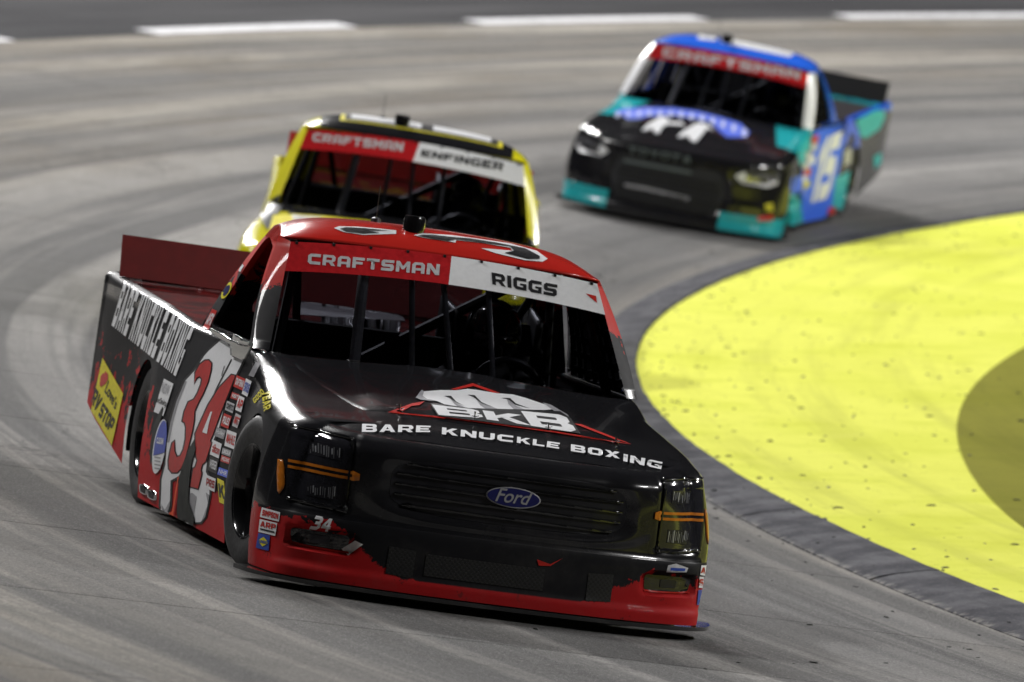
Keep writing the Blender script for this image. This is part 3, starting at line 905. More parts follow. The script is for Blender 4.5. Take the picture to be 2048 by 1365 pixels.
        F = [(k, k + 1, n + k + 1, n + k) for k in range(n - 1)] + [(n + k, n + k + 1, 3 * n + k + 1, 3 * n + k) for k in range(n - 1)] + [(2 * n + k, 2 * n + k + 1, k + 1, k) for k in range(n - 1)]
        mesh('splitter', V, F, M('gloss'), R, True, False, sharp=40)
        # chassis, firewall, wheel wells
        c = MB(); c.box((-4.15, -.58, .16), (.62, .58, .44)); c.box((-1.95, -.86, .10), (-.45, .86, .20)); c.box((-.62, -.84, .18), (-.56, .84, .90)); c.box((.48, -.60, .10), (.80, .60, .60))
        c.box((-1.95, -.84, .2), (-1.92, .84, 1.045)); c.obj('chassis', M('interior'), R, False)
        for xc, zc, r, rz_ in ARCH:
            for sg in (1, -1):
                pr = [(xc - (r + .005) * math.cos(q), zc + (rz_ + .005) * math.sin(q)) for q in np.linspace(-.25, math.pi + .25, 26)]
                V = [(x, sg * .60, z) for x, z in pr] + [(x, sg * (float(W0(min(x, .50))) - float(i_side(min(x, .50), z)) - .014), z) for x, z in pr] + [(xc, sg * .60, zc)]
                n = len(pr); F = [(k, k + 1, n + k + 1, n + k) for k in range(n - 1)] + [(2 * n, k + 1, k) for k in range(n - 1)]
                mesh('wheel_well', V, F, M('interior'), R)
        # wheels
        for xc in (.05, -2.845):
            for sg in (1, -1):
                s.wheel(xc, sg)
        # interior: dashboard, roll cage, seat, steering wheel
        d = MB()
        V, F = grid(21, 8, lambda u, v: (-.575 - .30 * v, (2 * u - 1) * (.83 - .02 * v), .945 - .05 * v ** 2 + .0)); d.add(V, F)
        d.box((-.90, -.80, .55), (-.865, .80, .893)); d.obj('dashboard', M('interior'), R, False, weld=False)
        cg = MB()
        for sg in (1, -1):
            cg.tube([(-.66, sg * .80, .90), (-1.08, sg * .68, 1.40), (-1.46, sg * .63, 1.44), (-1.66, sg * .78, .3)], .022, 8)
            cg.tube([(-1.47, sg * .60, 1.42), (-1.90, sg * .45, .9)], .02, 8)
            cg.tube([(-.75, sg * .82, .60), (-1.66, sg * .80, .62)], .022, 8)
        cg.tube([(-1.08, -.68, 1.40), (-1.09, 0, 1.43), (-1.08, .68, 1.40)], .022, 8)
        cg.tube([(-1.46, -.63, 1.44), (-1.46, 0, 1.47), (-1.46, .63, 1.44)], .022, 8)
        cg.tube([(-1.58, -.70, 1.04), (-1.58, .70, 1.06)], .022, 8)
        cg.tube([(-1.47, .55, 1.43), (-1.66, -.74, .55)], .026, 8)
        cg.obj('roll_cage', M('interior'), R)
        for (yt, yb, r) in ((-.375, -.425, .026), (-.148, -.155, .014), (.0, .03, .014), (.222, .222, .014)):
            p0 = P_glass(yb / .82, .0, -.045); p1 = P_glass(yt / .75, .93, -.045)
            MB().tube([tuple(p0 - np.array([0, 0, .04])), tuple(p1)], r, 10).obj('windshield_bar', M('cage') if r < .02 else flat('bar_lit_grey', (.42, .42, .44), .4), R)  # thick bar in a paler grey, the light on it put into its colour
        st_ = MB()
        V, F = grid(11, 15, lambda u, v: (-1.62 - .16 * v + .10 * abs(2 * u - 1) ** 2 * (1 if v > .1 else 0), .40 + (2 * u - 1) * (.26 - .05 * v), .38 + .80 * v)); st_.add(V, F)
        V, F = grid(9, 9, lambda u, v: (-1.62 + .45 * v, .40 + (2 * u - 1) * .25, .36 + .06 * abs(2 * u - 1) ** 2)); st_.add(V, F)
        for sg in (1, -1):
            V, F = grid(6, 6, lambda u, v: (-1.76 + .30 * u, .40 + sg * (.22 - .02 * u), 1.06 + .20 * v * (1 - .25 * u))); st_.add(V, F)
        so = st_.obj('seat', M('plastic'), R, weld=False); mm = so.modifiers.new('s', 'SOLIDIFY'); mm.thickness = .025
        ring_ = [(-1.12 + .05 * math.sin(q), .40 + .165 * math.cos(q), .88 + .155 * math.sin(q)) for q in np.linspace(0, 2 * math.pi, 25)]
        sw = MB().tube(ring_, .016, 8, False); sw.tube([(-1.12, .40, .88), (-.92, .40, .82)], .02, 8)
        for q in (.4, 2.75, 4.71): sw.tube([(-1.12, .40, .88), (-1.12 + .05 * math.sin(q), .40 + .165 * math.cos(q), .88 + .155 * math.sin(q))], .010, 6)
        sw.obj('steering_wheel', M('plastic'), R)
        # roof vent, antenna, camera pod
        rv = P_roof(-.155, .36); MB().lathe([(.052, -.01), (.050, .055), (.044, .066), (.0, .068)], tuple(rv), 24, 'z').obj('roof_vent', M('gloss'), R)
        ra = P_roof(-.35, .75); an = MB().lathe([(.026, -.005), (.022, .016), (.008, .022), (0, .022)], tuple(ra), 14, 'z'); an.tube([tuple(ra), (ra[0] - .01, ra[1], ra[2] + .17)], .0022, 6)
        an.obj('antenna', M('darkmetal'), R)

    def wheel(s, xc, sg):
        yo = .99 if xc > 0 else .945
        t = empty_part('wheel', s.root, (xc, sg * (yo - .14), .352))
        st = rad(7) if xc > 0 else 0
        t.rotation_euler = (0, 0, st)
        w2 = .14
        tyre = [(.205, -w2 + .01), (.24, -w2), (.29, -w2 - .004), (.325, -w2 + .006), (.346, -w2 + .03), (.352, -w2 + .06), (.352, w2 - .06), (.346, w2 - .03), (.325, w2 - .006), (.29, w2 + .004), (.24, w2), (.205, w2 - .01)]
        MB().lathe(tyre, (0, 0, 0), 64).obj('tyre', TYRE, t)
        sgn = sg
        prof = [(.0, .03), (.045, .03), (.05, .045), (.06, .02), (.11, .02), (.135, .055), (.165, .06), (.178, .045), (.186, .085), (.203, w2 - .012), (.214, w2 - .004), (.216, w2 - .016), (.2, -w2 + .01)]
        rm = MB().lathe([(r, a * sgn) for r, a in prof], (0, 0, 0), 48); 
        rm.obj('rim', M('gloss'), t)
        lg = MB()
        for k in range(5):
            q = 2 * math.pi * k / 5; lg.lathe([(.0, sgn * .045), (.012, sgn * .045), (.013, sgn * .015)], (.085 * math.cos(q), 0, .085 * math.sin(q)), 6)
        lg.obj('lug_nuts', M('yellow'), t, False)

def empty_part(name, parent, loc):
    o = bpy.data.objects.new(name, None); col.objects.link(o); o.parent = parent; o.location = loc; return o

tm, tb_ = begin('tyre_rubber'); v_, x_, y_, z_ = coords()
tn = noise(v_, 60, 4); ang = X.m('ARCTAN2', z_, x_)
setc(tb_, mix(tn.step(.3, .7), (.016, .016, .017), (.038, .038, .040)), .62)
bump(tb_, noise(v_, 25, 4), .3, .004); TYRE = tm

# ------------------------------------------------------------------ paint schemes
def p1(v, x, y, z):
    n = noise(v, 7.5, 7, .68, dist=.6); n2 = noise(v, 3.0, 4, .6)
    ay = y.abs()
    fr = x.step(.36, .42)
    zf = .124 + y.m('MULTIPLY', ay.step(.40, .70), .14) + (y * -1.0).step(.5, 1.0) * .06 + (n - .5) * .30 * ay.step(.3, .6)
    rear = (x * -1.0).step(1.7, 2.6)
    zs = .26 + rear * .22 + (n - .5) * (rear * 1.5 + .45) + (n2 - .5) * .3 * rear
    zr = zf * fr + zs * (1.0 - fr)
    low = (zr - z).step(-.004, .004)
    top = (z - 1.24 - (n - .5) * .75).step(-.004, .004) * z.step(1.06, 1.07)
    c = mix(top, mix(low, BLK, (.40, .014, .016)), RED)
    fleck = noise(v, 20, 5, .75).step(.60, .64) * (.34 - z).step(-.03, .03) * noise(v, 2.3, 3).step(.42, .58)
    dust = noise(v, 3.5, 5, .7).step(.45, .75) * (.55 - z).step(-.2, .3) * .10
    return mix(dust, mix(fleck * .85, c, (.020, .018, .018)), (.16, .15, .14))
def p1bed(v, x, y, z):
    n = noise(v, 5, 6, .65); c = mix((n - .5).step(-.01, .03), (.03, .012, .012), (.14, .012, .012))
    band = (x + 2.55).step(-.02, .02) * (n + (x + 2.3) * .6).step(.5, .56)
    return mix(band * .0, c, (.5, .5, .52))
def p2(v, x, y, z):
    ay = y.abs()
    roof = z.step(1.46, 1.475) * (.66 - ay).step(-.005, .005)
    hood = (.80 - ay + x * .10).step(-.01, .01) * (-.12 - x + ay * .1).step(-.01, .01) * (1.05 - z).step(-.01, .01) * (x + .7).step(-.01, .01)
    hood = X.m('MAXIMUM', hood, (.905 - ay).step(-.006, .006) * (-.38 - x).step(-.01, .01) * (1.0 - z).step(-.01, .01) * (x + .62).step(-.01, .01))
    low = (.33 + (noise(v, 3, 4) - .5) * .4 - z).step(-.01, .01)
    return mix(X.m('MAXIMUM', X.m('MAXIMUM', roof, hood), low), YEL, BLK)
def p2bed(v, x, y, z): return mix(noise(v, 4, 4).step(.56, .62), (.10, .008, .008), (.30, .26, .012))
def p3(v, x, y, z):
    ay = y.abs()
    roof = z.step(1.44, 1.45)
    pil = z.step(.97, .975) * (x + 1.12).step(-.01, .01) * (1.0 - roof)
    rear = z.step(.97, .975) * (1.0 - pil)
    tl = (ay - .52).step(-.01, .01) * (.225 - z).step(-.005, .005) * x.step(.40, .44)
    fen = (ay - .74 - x * .25).step(-.01, .01) * (.12 - x).step(-.02, .02) * (x + .75).step(-.02, .02) * (z - .80).step(-.01, .01) * (1.0 - z.step(.965, .97))
    c = mix(X.m('MAXIMUM', tl, fen), (.010, .010, .012), (.02, .40, .44))
    c = mix(X.m('MAXIMUM', roof, rear), c, (.025, .14, .80))
    return mix(pil, c, (.70, .71, .74))
def p3bed(v, x, y, z): return mix(x.step(-3.95, -3.9), (.02, .38, .42), (.06, .055, .06))

def red_spoiler(name, c):
    m, b = begin(name); v, x, y, z = coords()
    n = noise(v, 12, 4); setc(b, mix(n.step(.3, .7), c, tuple(q * 1.2 for q in c)), .4); return m

POSE = [([-0.25924697725789514, 30.706584780981192, 0.42256509936574427], [[0.22810277421185887, -0.9735773898485939, 0.01077916381046956], [0.9665234929244698, 0.22508650025867533, -0.12316007886642394], [0.11747962385850641, 0.0385114707184827, 0.9923282746153932]]),
        ([-0.8692680575013298, 45.08462752096721, 0.17506473390880942], [[0.015096998002772682, -0.9998802581427509, 0.0033985331674213537], [0.9922272524498242, 0.014561391579312336, -0.12358416310816947], [0.12351987753870622, 0.005237867090688456, 0.9923282746153932]]),
        ([1.5104752606408312, 62.30161914838757, 0.1560308011125148], [[-0.2319874344183628, -0.9726844692908024, -0.008170279827265405], [0.9655205709998544, -0.22924263357790584, -0.12336061740434373], [0.11811798020665906, -0.03650668638394882, 0.9923282746153932]])]
def rolled(B, deg):
    B = np.array(B); a = rad(deg); l = math.cos(a) * B[1] + math.sin(a) * B[2]; u = -math.sin(a) * B[1] + math.cos(a) * B[2]
    return [B[0], l, u]

# ================================================================== truck 1: black and red
T1 = Truck(0, POSE[0][0], rolled(POSE[0][1], .35), 'ford', 'black and red racing truck leading in the foreground, number 34 on its side',
           dict(body=paint('livery_black_red', p1, matte=lambda v, x, y, z: X.m('MAXIMUM', z.step(.985, 1.0) * (1.0 - z.step(1.41, 1.44)) * .34, X.m('MAXIMUM', (.340 - z).step(-.004, .004) * x.step(.5, .6) * .38, (.46 - x).step(-.02, .02) * (.93 - x.step(-.62, -.42) * .20 - z).step(-.02, .02) * (y.abs() - .895 - (.5 - z) * .05).step(-.012, .012) * .34))), bed=paint('bed_wrap_dark_red', p1bed)), red_spoiler('spoiler_shaded_red', (.17, .007, .006)))  # spoiler red deeper than the roof red, its shade put into the colour

def banner(T, split, right=True):
    us = (-1.0, split, 1.0) if right else (-1.0, 1.0)
    b = None
    for k in range(len(us) - 1):
        u0, u1 = us[k], us[k + 1]
        def f(u, v):
            uu = u0 + (u1 - u0) * u
            if right:
                if k == 0: uu += (.035 * (v - .5)) * u
                else: uu += (.035 * (v - .5)) * (1 - u)
            return P_glass(uu, .725 + .272 * v, .004)
        V, F = grid(40, 10, f)
        o = mesh('windshield_banner', V, F, flat('banner_red', (.42, .012, .016), .35) if k == 0 else M('white'), T.root)
        o['label'] = 'red windscreen banner with white lettering' if k == 0 else 'white windscreen banner with black driver name'
        T.add_bvh('banner', V, F)
        b = b or o
    # studs along the top edge
    st = MB()
    for k in range(9):
        p = P_glass(-.96 + k * .24, .985, .006); st.box(p - .006, p + .006)
    st.obj('banner_studs', M('black'), T.root, False)
    return b

banner(T1, .028)
r1, r2, r3 = Z(150, 420, 2.844), Z(700, 420, 2.844), Z(150, 680, 2.844)
z4 = Z(380, 820, 4.875)
r4, r5 = Z(800, 820, 2.844), Z(450, 780, 2.844)
T1.text('lettering', 'CRaFTSMaN', [(617, 507), (880, 529), (878, 551), (615, 528)], M('lgrey'), .022, spacing=1.1, key='banner', off=.002)
T1.text('lettering', 'RIGGS', [(983, 545), (1115, 570), (1113, 594), (985, 569)], M('black'), .022, spacing=1.05, key='banner', off=.002)
T1.poly('series_mark', r2((1340, 475), (1400, 490), (1405, 530), (1370, 500)), M('red'), key='banner', off=.002)
# nose lettering
for t, q in (('BARE', r5((780, 193), (1170, 205), (1166, 241), (778, 240))), ('KNUC', r5((1235, 213), (1640, 262), (1637, 299), (1233, 252))), ('KLE', r5((1662, 266), (1905, 302), (1900, 336), (1660, 301))),
             ('BOX', r4((972, 195), (1250, 240), (1250, 278), (972, 235))), ('ING', r4((1272, 250), (1495, 298), (1485, 338), (1270, 292)))):
    T1.text('nose_lettering', t, q, M('white'), .03, spacing=1.15, off=.006, L=4)
# fist emblem on the hood
zf_ = Z(760, 750, 3.938)
for pts in ([(60, 295), (250, 225), (352, 208), (310, 238), (250, 245), (150, 300)], [(556, 113), (730, 66), (945, 142), (890, 140), (735, 88), (600, 118)],
            [(60, 295), (150, 296), (500, 330), (530, 326), (1300, 430), (1980, 546), (1840, 530), (1300, 445), (530, 341), (500, 343), (150, 306)], [(1530, 385), (1585, 388), (1980, 546), (1850, 508)]):
    T1.poly('emblem_triangle', zf_(*pts), M('red'), off=.004)
fist = T1.poly('fist_emblem', zf_((345, 130), (480, 120), (600, 122), (690, 110), (760, 118), (920, 145), (1050, 155), (1150, 183), (1260, 220), (1320, 240), (1360, 272), (1290, 278), (1200, 275), (1130, 272), (950, 272), (700, 270), (600, 262), (520, 238), (450, 207), (370, 190), (335, 165)), M('white'), off=.0048, L=6)
for pts in ([(330, 118), (347, 130), (335, 165), (372, 190), (430, 207), (320, 195), (280, 180), (310, 140)], [(545, 175), (600, 222), (672, 258), (640, 268), (585, 228)],
            [(740, 165), (800, 225), (940, 272), (850, 278), (790, 240)], [(1000, 185), (1050, 232), (1135, 272), (1060, 278), (1010, 228)], [(1280, 217), (1345, 235), (1480, 315), (1505, 372), (1440, 335), (1365, 280)]):
    T1.poly('emblem_shading', zf_(*pts), M('grey'), off=.0058, L=6, parent=fist)
for pts in ([(505, 165), (560, 165), (600, 210), (680, 255), (600, 215), (545, 178)], [(690, 155), (745, 160), (800, 215), (900, 258), (800, 224), (735, 172)], [(955, 180), (1025, 183), (1070, 225), (1180, 265), (1060, 232), (1010, 192)]):
    T1.poly('emblem_line', zf_(*pts), M('black'), off=.0068, L=6, parent=fist)
bk = T1.poly('emblem_backing', zf_((395, 224), (480, 228), (700, 262), (1090, 272), (1420, 286), (1500, 340), (1580, 462), (1190, 414), (455, 322)), M('black'), off=.0078, L=6)
for ch, q in (('B', ((410, 234), (782, 276), (816, 342), (462, 316))), ('K', ((806, 279), (1128, 318), (1196, 400), (842, 352))), ('B', ((1108, 284), (1470, 318), (1556, 456), (1192, 402)))):
    T1.text('emblem_letter', ch, zf_(*q), M('white'), off=.0092, L=6)
for y in (-.425, -.082, .258, .575):                         # hood pins
    x = .40; z = float(z_top(x, y)) + .004
    hp = MB(); hp.lathe([(.014, 0), (.013, .006), (0, .007)], (x, y, z), 12, 'z'); hp.tube([(x, y, z), (x - .004, y, z + .034)], .004, 8); hp.tube([(x, y - .012, z + .012), (x + .02, y + .004, z + .014), (x + .005, y + .016, z + .016)], .0025, 6)
    hp.obj('hood_pin', M('chrome'), T1.root)
# grille and badge
th = np.linspace(0, 2 * math.pi, 64, endpoint=False)
def sup(cy, cz, ry, rz, e): return [(cy + ry * np.sign(math.cos(t)) * abs(math.cos(t)) ** (2 / e), cz + rz * np.sign(math.sin(t)) * abs(math.sin(t)) ** (2 / e)) for t in th]
gm, gb = begin('grille_mesh'); v_, x_, y_, z_ = coords()
ck = X.nt.nodes.new('ShaderNodeTexChecker'); ck.inputs['Scale'].default_value = 90; X.nt.links.new(vec(y_, z_, 0.0), ck.inputs[0])
setc(gb, mix(X(ck.outputs[1]) * .7 + .1, (.004, .004, .004), (.016, .016, .017)), .45); bump(gb, X(ck.outputs[1]), .5, .01)
smoke = flat('grille_panel', (.009, .009, .012), .38, coat=.1, grain=.3, scale=6)
gr = T1.decal('grille', tri2d(sup(0, .53, .535, .118, 4)), smoke, mode='front', off=.002, L=.03)
for k in range(5):
    z = .44 + k * .045; hw = .535 * (1 - (abs(z - .53) / .125) ** 4) ** .25 - .02
    T1.decal('grille_bar', tri2d([(-hw, z - .006), (hw, z - .006), (hw, z + .006), (-hw, z + .006)]), M('gloss'), mode='front', off=.012, L=.04, parent=gr, thick=.008)
bc = (1027, 996); ca, sa = math.cos(rad(7.4)), math.sin(rad(7.4))
def oval(a, b): return [(bc[0] + ca * a * math.cos(t) - sa * b * math.sin(t), bc[1] + sa * a * math.cos(t) + ca * b * math.sin(t)) for t in th]
T1.poly('badge_rim', oval(55, 20.5), M('grey'), off=.018, thick=.008)
bd = T1.poly('badge', oval(52.5, 18.3), M('navy'), off=.019)
T1.text('badge_lettering', 'Ford', [(993, 975), (1067, 985), (1062, 1012), (990, 1003)], M('grey'), .012, .35, off=.021, parent=bd)
# headlights, fog lamps, ducts
for sg in (1, -1):
    side = 'left' if sg > 0 else 'right'
    P = lambda *pts: [(sg * a, b) for a, b in pts]
    hl = T1.decal('headlight', tri2d(rounded(P((.712, .385), (.935, .40), (.942, .695), (.715, .682)), .035)), M('fog'), mode='front', off=.004, L=.02)
    for (z0, z1) in ((.592, .648), (.418, .478)):
        rf = T1.decal('reflector', tri2d(P((.75, z0), (.87, z0), (.87, z1), (.75, z1))), flat('reflector_grey', (.05, .05, .06), .15, metal=.6), mode='front', off=.006, L=.03, parent=hl)
        rq = random.Random(int(z0 * 1000) + sg)
        for k in range(12):
            a = .753 + k * .0096 + rq.uniform(-.002, .002); wd_ = rq.uniform(.0015, .0045); lo_, hi_ = z0 + rq.uniform(.004, .022), z1 - rq.uniform(.002, .026)
            T1.decal('reflector_rib', tri2d(P((a, lo_), (a + wd_, lo_ - .002), (a + wd_ + .002, hi_), (a + .001, hi_ + .002))), flat('reflector_bright' if k % 3 else 'reflector_glint', (.20, .205, .22) if k % 3 else (.42, .43, .46), .2, metal=.4), mode='front', off=.008, L=.05, parent=hl)
    for z0, z1 in ((.545, .557), (.520, .532)):
        T1.decal('amber_bar', tri2d(P((.690, z0 - .004), (.945, z0), (.945, z1), (.690, z1 - .004))), M('orange'), mode='front', off=.008, L=.03, parent=hl)
    T1.decal('amber_bar', tri2d(P((.668, .520), (.694, .513), (.694, .558), (.668, .548))), M('orange'), mode='front', off=.008, L=.03, parent=hl)
    for q in ([(.703, .374), (.712, .374), (.714, .69), (.705, .69)], [(.703, .694), (.945, .708), (.945, .699), (.703, .685)], [(.703, .370), (.940, .386), (.940, .396), (.703, .38)]):
        T1.decal('headlight_frame', tri2d(P(*q)), M('gloss'), mode='front', off=.010, L=.03, parent=hl, thick=.012)
    if sg < 0: T1.poly('side_marker', z4((855, 480), (900, 485), (918, 560), (920, 720), (905, 765), (865, 815), (850, 790), (845, 600)), M('orange'), off=.005, thick=.006)
    else: T1.decal('side_marker', tri2d([(.62, .45), (.64, .42), (.66, .45), (.655, .555), (.64, .575), (.62, .555)]), M('orange'), mode='left', off=.005, L=.03, thick=.006)
    fg = T1.decal('fog_lamp', tri2d(rounded(P((.675, .20), (.905, .207), (.915, .272), (.668, .272)), .02)), M('fog'), mode='front', off=.003, L=.03)
    T1.decal('reflector', tri2d(P((.75, .22), (.83, .22), (.83, .255), (.75, .255))), flat('reflector_grey', (.05, .05, .06), .15, metal=.6), mode='front', off=.006, L=.04, parent=fg)
    T1.decal('fog_lamp_trim', tri2d(P((.668, .193), (.91, .200), (.915, .206), (.67, .200))), M('red'), mode='front', off=.006, L=.03, parent=fg)
    T1.decal('brake_duct', tri2d(P((.392, .13), (.51, .135), (.508, .258), (.39, .252))), gm, mode='front', off=.003, L=.04)
T1.decal('lower_grille', tri2d([(-.345, .150), (.19, .150), (.19, .246), (-.345, .246)]), gm, mode='front', off=.003, L=.04)
# nose numbers and contingency decals
T1.text('nose_number', '34', r5((505, 712), (612, 735), (600, 810), (478, 793)), M('white'), .018, .3, off=.004)
def plate(T, q, pm, txt=None, tm=None, txtq=None, bold=.02, key='body', name='sponsor_decal', mode='px', off=.004):
    p = T.poly(name, q, pm, off=off, key=key, mode=mode)
    if txt:
        if txtq is None:
            f = quad(q); txtq = [f(.08, .80), f(.92, .80), f(.92, .22), f(.08, .22)]
        T.text('decal_text', txt, txtq, tm, bold, off=off + .0018, key=key, parent=p, mode=mode)
    return p
plate(T1, z4((700, 950), (880, 1000), (865, 1090), (680, 1045)), M('white'), 'SIMPSON', M('red'))
q = z4((680, 1065), (850, 1105), (830, 1230), (665, 1190)); f = quad(q); p = plate(T1, q, M('white'), 'ARP', M('red'), [f(.06, .88), f(.94, .88), f(.94, .45), f(.06, .45)])
T1.text('decal_text', 'bolts & studs', [f(.06, .34), f(.94, .34), f(.94, .18), f(.06, .18)], M('black'), .01, off=.006, parent=p) if False else T1.poly('decal_bar', [f(.08, .32), f(.92, .32), f(.92, .2), f(.08, .2)], M('black'), off=.006, parent=p)
q = z4((665, 1200), (780, 1225), (765, 1375), (640, 1345)); f = quad(q); p = plate(T1, q, M('blue'))
T1.poly('decal_diamond', [f(.5, .82), f(.95, .5), f(.5, .18), f(.05, .5)], M('yellow'), off=.006, parent=p)
T1.text('decal_text', 'SUNOCO', [f(.05, .58), f(.95, .58), f(.95, .40), f(.05, .40)], M('blue'), .02, off=.0075, parent=p)
T1.poly('white_patch', r5((740, 858), (785, 880), (700, 942), (662, 905)), flat('patch_white', (.85, .85, .83), .3), off=.005)  # plain white four-sided patch on the nose
T1.poly('paint_chip', r5((1775, 965), (1850, 992), (1922, 958), (1850, 1003), (1785, 1000)), M('red'), off=.004)
for q_, c1, t_ in ((r4((1715, 885), (1745, 885), (1738, 945), (1708, 940)), 'white', 'A'), (r4((1705, 950), (1730, 950), (1726, 1015), (1700, 1012)), 'white', 'S'), (r4((1698, 1025), (1728, 1025), (1716, 1112), (1690, 1110)), 'blue', None)):
    plate(T1, q_, M(c1), t_, M('red') if t_ else None)
plate(T1, r4((1525, 885), (1570, 875), (1640, 900), (1630, 925), (1515, 925)), M('lgrey'))
T1.poly('decal_stripe', r4((1540, 898), (1625, 903), (1620, 918), (1540, 915)), M('blue'), off=.006)
T1.poly('bed_graphic', [(588, 604), (640, 606), (720, 612), (800, 624), (810, 642), (720, 637), (640, 632), (584, 628)], M('grey'), key='bed', off=.004)
for k in range(8): T1.poly('bed_stripe', [(592 + k * 27, 590 + k * 3.2), (610 + k * 27, 592 + k * 3.2), (609 + k * 27, 597 + k * 3.2), (591 + k * 27, 595 + k * 3.2)], M('lgrey'), key='bed', off=.004)
# ---------- right-hand side of truck 1
T1.text('side_lettering', 'BARE KNUCKLE BOXING', [(249, 561), (388, 656), (351, 753), (223, 651)], M('white'), .012, spacing=1.8, off=.004)
zl = Z(160, 700, 5.686)
lv = T1.poly('sponsor_board', zl((255, 90), (490, 500), (360, 1090), (125, 690)), M('yellow'), off=.004)
T1.poly('heart', zl((285, 240), (318, 275), (318, 330), (290, 385), (232, 425), (222, 385), (235, 300), (262, 262), (275, 275)), M('red'), off=.006, parent=lv)
T1.text('board_lettering', "Love's", zl((325, 340), (432, 575), (398, 685), (275, 478)), M('black'), .02, off=.006, parent=lv)
T1.text('board_lettering', 'RV', zl((178, 428), (258, 555), (180, 705), (125, 590)), M('black'), .02, off=.006, parent=lv)
T1.text('board_lettering', 'STOP', zl((262, 590), (402, 800), (338, 945), (205, 745)), M('black'), -.004, off=.006, parent=lv)
z1 = Z(300, 680, 3.41)
spl = [(480, 5), (400, 75), (370, 110), (300, 215), (240, 280), (180, 420), (140, 560), (115, 700), (105, 850), (80, 950), (72, 1130), (90, 1200), (115, 1190), (135, 1130), (140, 960), (195, 930), (230, 870), (270, 1030), (258, 1150), (270, 1215), (310, 1245), (345, 1243), (375, 1205), (405, 1060), (405, 950), (380, 900), (400, 760), (430, 690), (470, 600), (520, 400), (590, 230), (635, 140), (560, 115), (548, 60), (515, 0)]
T1.poly('side_splash_outline', z1(*offset_poly([(t[0], t[1]) for t in spl], 14)), M('black'), off=.003)
sb = T1.poly('side_splash', z1(*spl), M('white'), off=.0045)
for pts in ([(262, 1050), (290, 1045), (318, 1070), (300, 1180), (275, 1215), (258, 1150)], [(380, 1040), (405, 1060), (378, 1205), (350, 1240), (395, 1120)], [(75, 1120), (100, 1160), (135, 1100), (130, 1150), (112, 1192), (90, 1202)], [(240, 280), (250, 285), (195, 420), (155, 560), (130, 700), (115, 700), (140, 560), (180, 420)]):
    T1.poly('splash_shading', z1(*pts), M('grey'), off=.006, parent=sb)
for pts in ([(552, 130), (560, 135), (470, 310), (430, 370), (470, 290)], [(505, 175), (510, 180), (490, 245), (485, 245)]):
    T1.poly('splash_line', z1(*pts), M('black'), off=.006, parent=sb)
d3 = [(375, 142), (400, 140), (418, 160), (414, 205), (395, 285), (362, 365), (325, 435), (302, 490), (300, 545), (288, 620), (268, 700), (238, 810), (212, 875), (185, 905), (150, 905), (130, 880), (127, 825), (138, 765), (152, 705), (166, 690), (166, 760), (182, 800), (207, 793), (228, 750), (243, 680), (246, 600), (238, 565), (222, 555), (235, 490), (262, 425), (300, 408), (325, 365), (348, 305), (356, 268), (338, 247), (315, 262), (302, 298), (310, 220), (340, 168)]
d4 = [(555, 240), (580, 245), (540, 350), (480, 500), (430, 640), (408, 690), (418, 705), (400, 760), (378, 830), (355, 850), (345, 890), (352, 910), (330, 1000), (325, 1015), (275, 1000), (285, 940), (295, 880), (310, 870), (325, 820), (315, 800), (310, 730), (310, 640), (345, 560), (400, 440), (470, 330)]
for d, nm in ((d3, 'number_three'), (d4, 'number_four')):
    dn = T1.poly(nm, z1(*d), flat('number_red', (.42, .028, .026), .4), off=.008)
    T1.poly('number_outline', z1(*offset_poly(d, 9)), M('black'), off=.006, parent=dn)
T1.poly('number_hole', z1((412, 490), (356, 630), (388, 642), (400, 575), (424, 490)), M('white'), off=.0095, parent=dn)
T1.poly('tyre_scuff', z1((300, 680), (312, 740), (285, 830), (272, 900), (265, 1000), (262, 1100), (300, 1215), (292, 1285), (250, 1312), (192, 1270), (182, 1180), (192, 1000), (212, 880), (255, 760)), M('rubberdark'), off=.011)
T1.poly('tyre_scuff', z1((85, 455), (92, 470), (60, 600), (25, 800), (0, 860), (0, 720), (20, 590), (50, 520)), M('rubberdark'), off=.006)
T1.poly('torn_wrap', z1((190, 930), (196, 935), (175, 1080), (160, 1180), (135, 1225), (128, 1180), (150, 1170), (168, 1050)), flat('torn_orange', (.7, .07, .01), .4), off=.012)
S = lambda tl, w_, h_: z1(tl, (tl[0] + w_[0], tl[1] + w_[1]), (tl[0] + w_[0] + h_[0], tl[1] + w_[1] + h_[1]), (tl[0] + h_[0], tl[1] + h_[1]))
for tl, w_, h_, pm, tx, tm_ in (
        ((590, 240), (62, 28), (-22, 78), 'red', 'CRAFTSMAN', 'white'), ((655, 262), (38, 22), (-30, 105), 'white', 'SIRIUS', 'blue'), ((560, 355), (50, 18), (-12, 42), 'red', 'VISIT', 'white'),
        ((525, 415), (52, 24), (-14, 62), 'lgrey', 'COMETIC', 'black'), ((605, 378), (40, 18), (-24, 100), 'white', 'AP', 'red'), ((505, 500), (52, 22), (-24, 85), 'red', 'PULEX', 'white'), ((585, 500), (36, 18), (-26, 85), 'lgrey', 'NRT', 'red'),
        ((455, 595), (62, 24), (-16, 60), 'grey', 'Holley', 'white'), ((525, 612), (66, 25), (-18, 110), 'white', 'MAHLE', 'red'), ((430, 682), (60, 28), (-22, 100), 'white', 'tilton', 'red'),
        ((495, 735), (60, 22), (-8, 42), 'grey', 'LINCOLN', 'white'), ((488, 785), (60, 22), (-8, 42), 'red', 'WELDING', 'white'), ((410, 790), (58, 26), (-16, 100), 'black', 'WEISER', 'white'),
        ((470, 868), (66, 24), (-12, 50), 'lblue', 'NHR', 'white'), ((382, 920), (66, 28), (-8, 90), 'white', 'PRS', 'dred'), ((458, 942), (46, 22), (14, 165), 'yellow', 'K', 'black')):
    plate(T1, S(tl, w_, h_), M(pm), tx, M(tm_), off=.006)
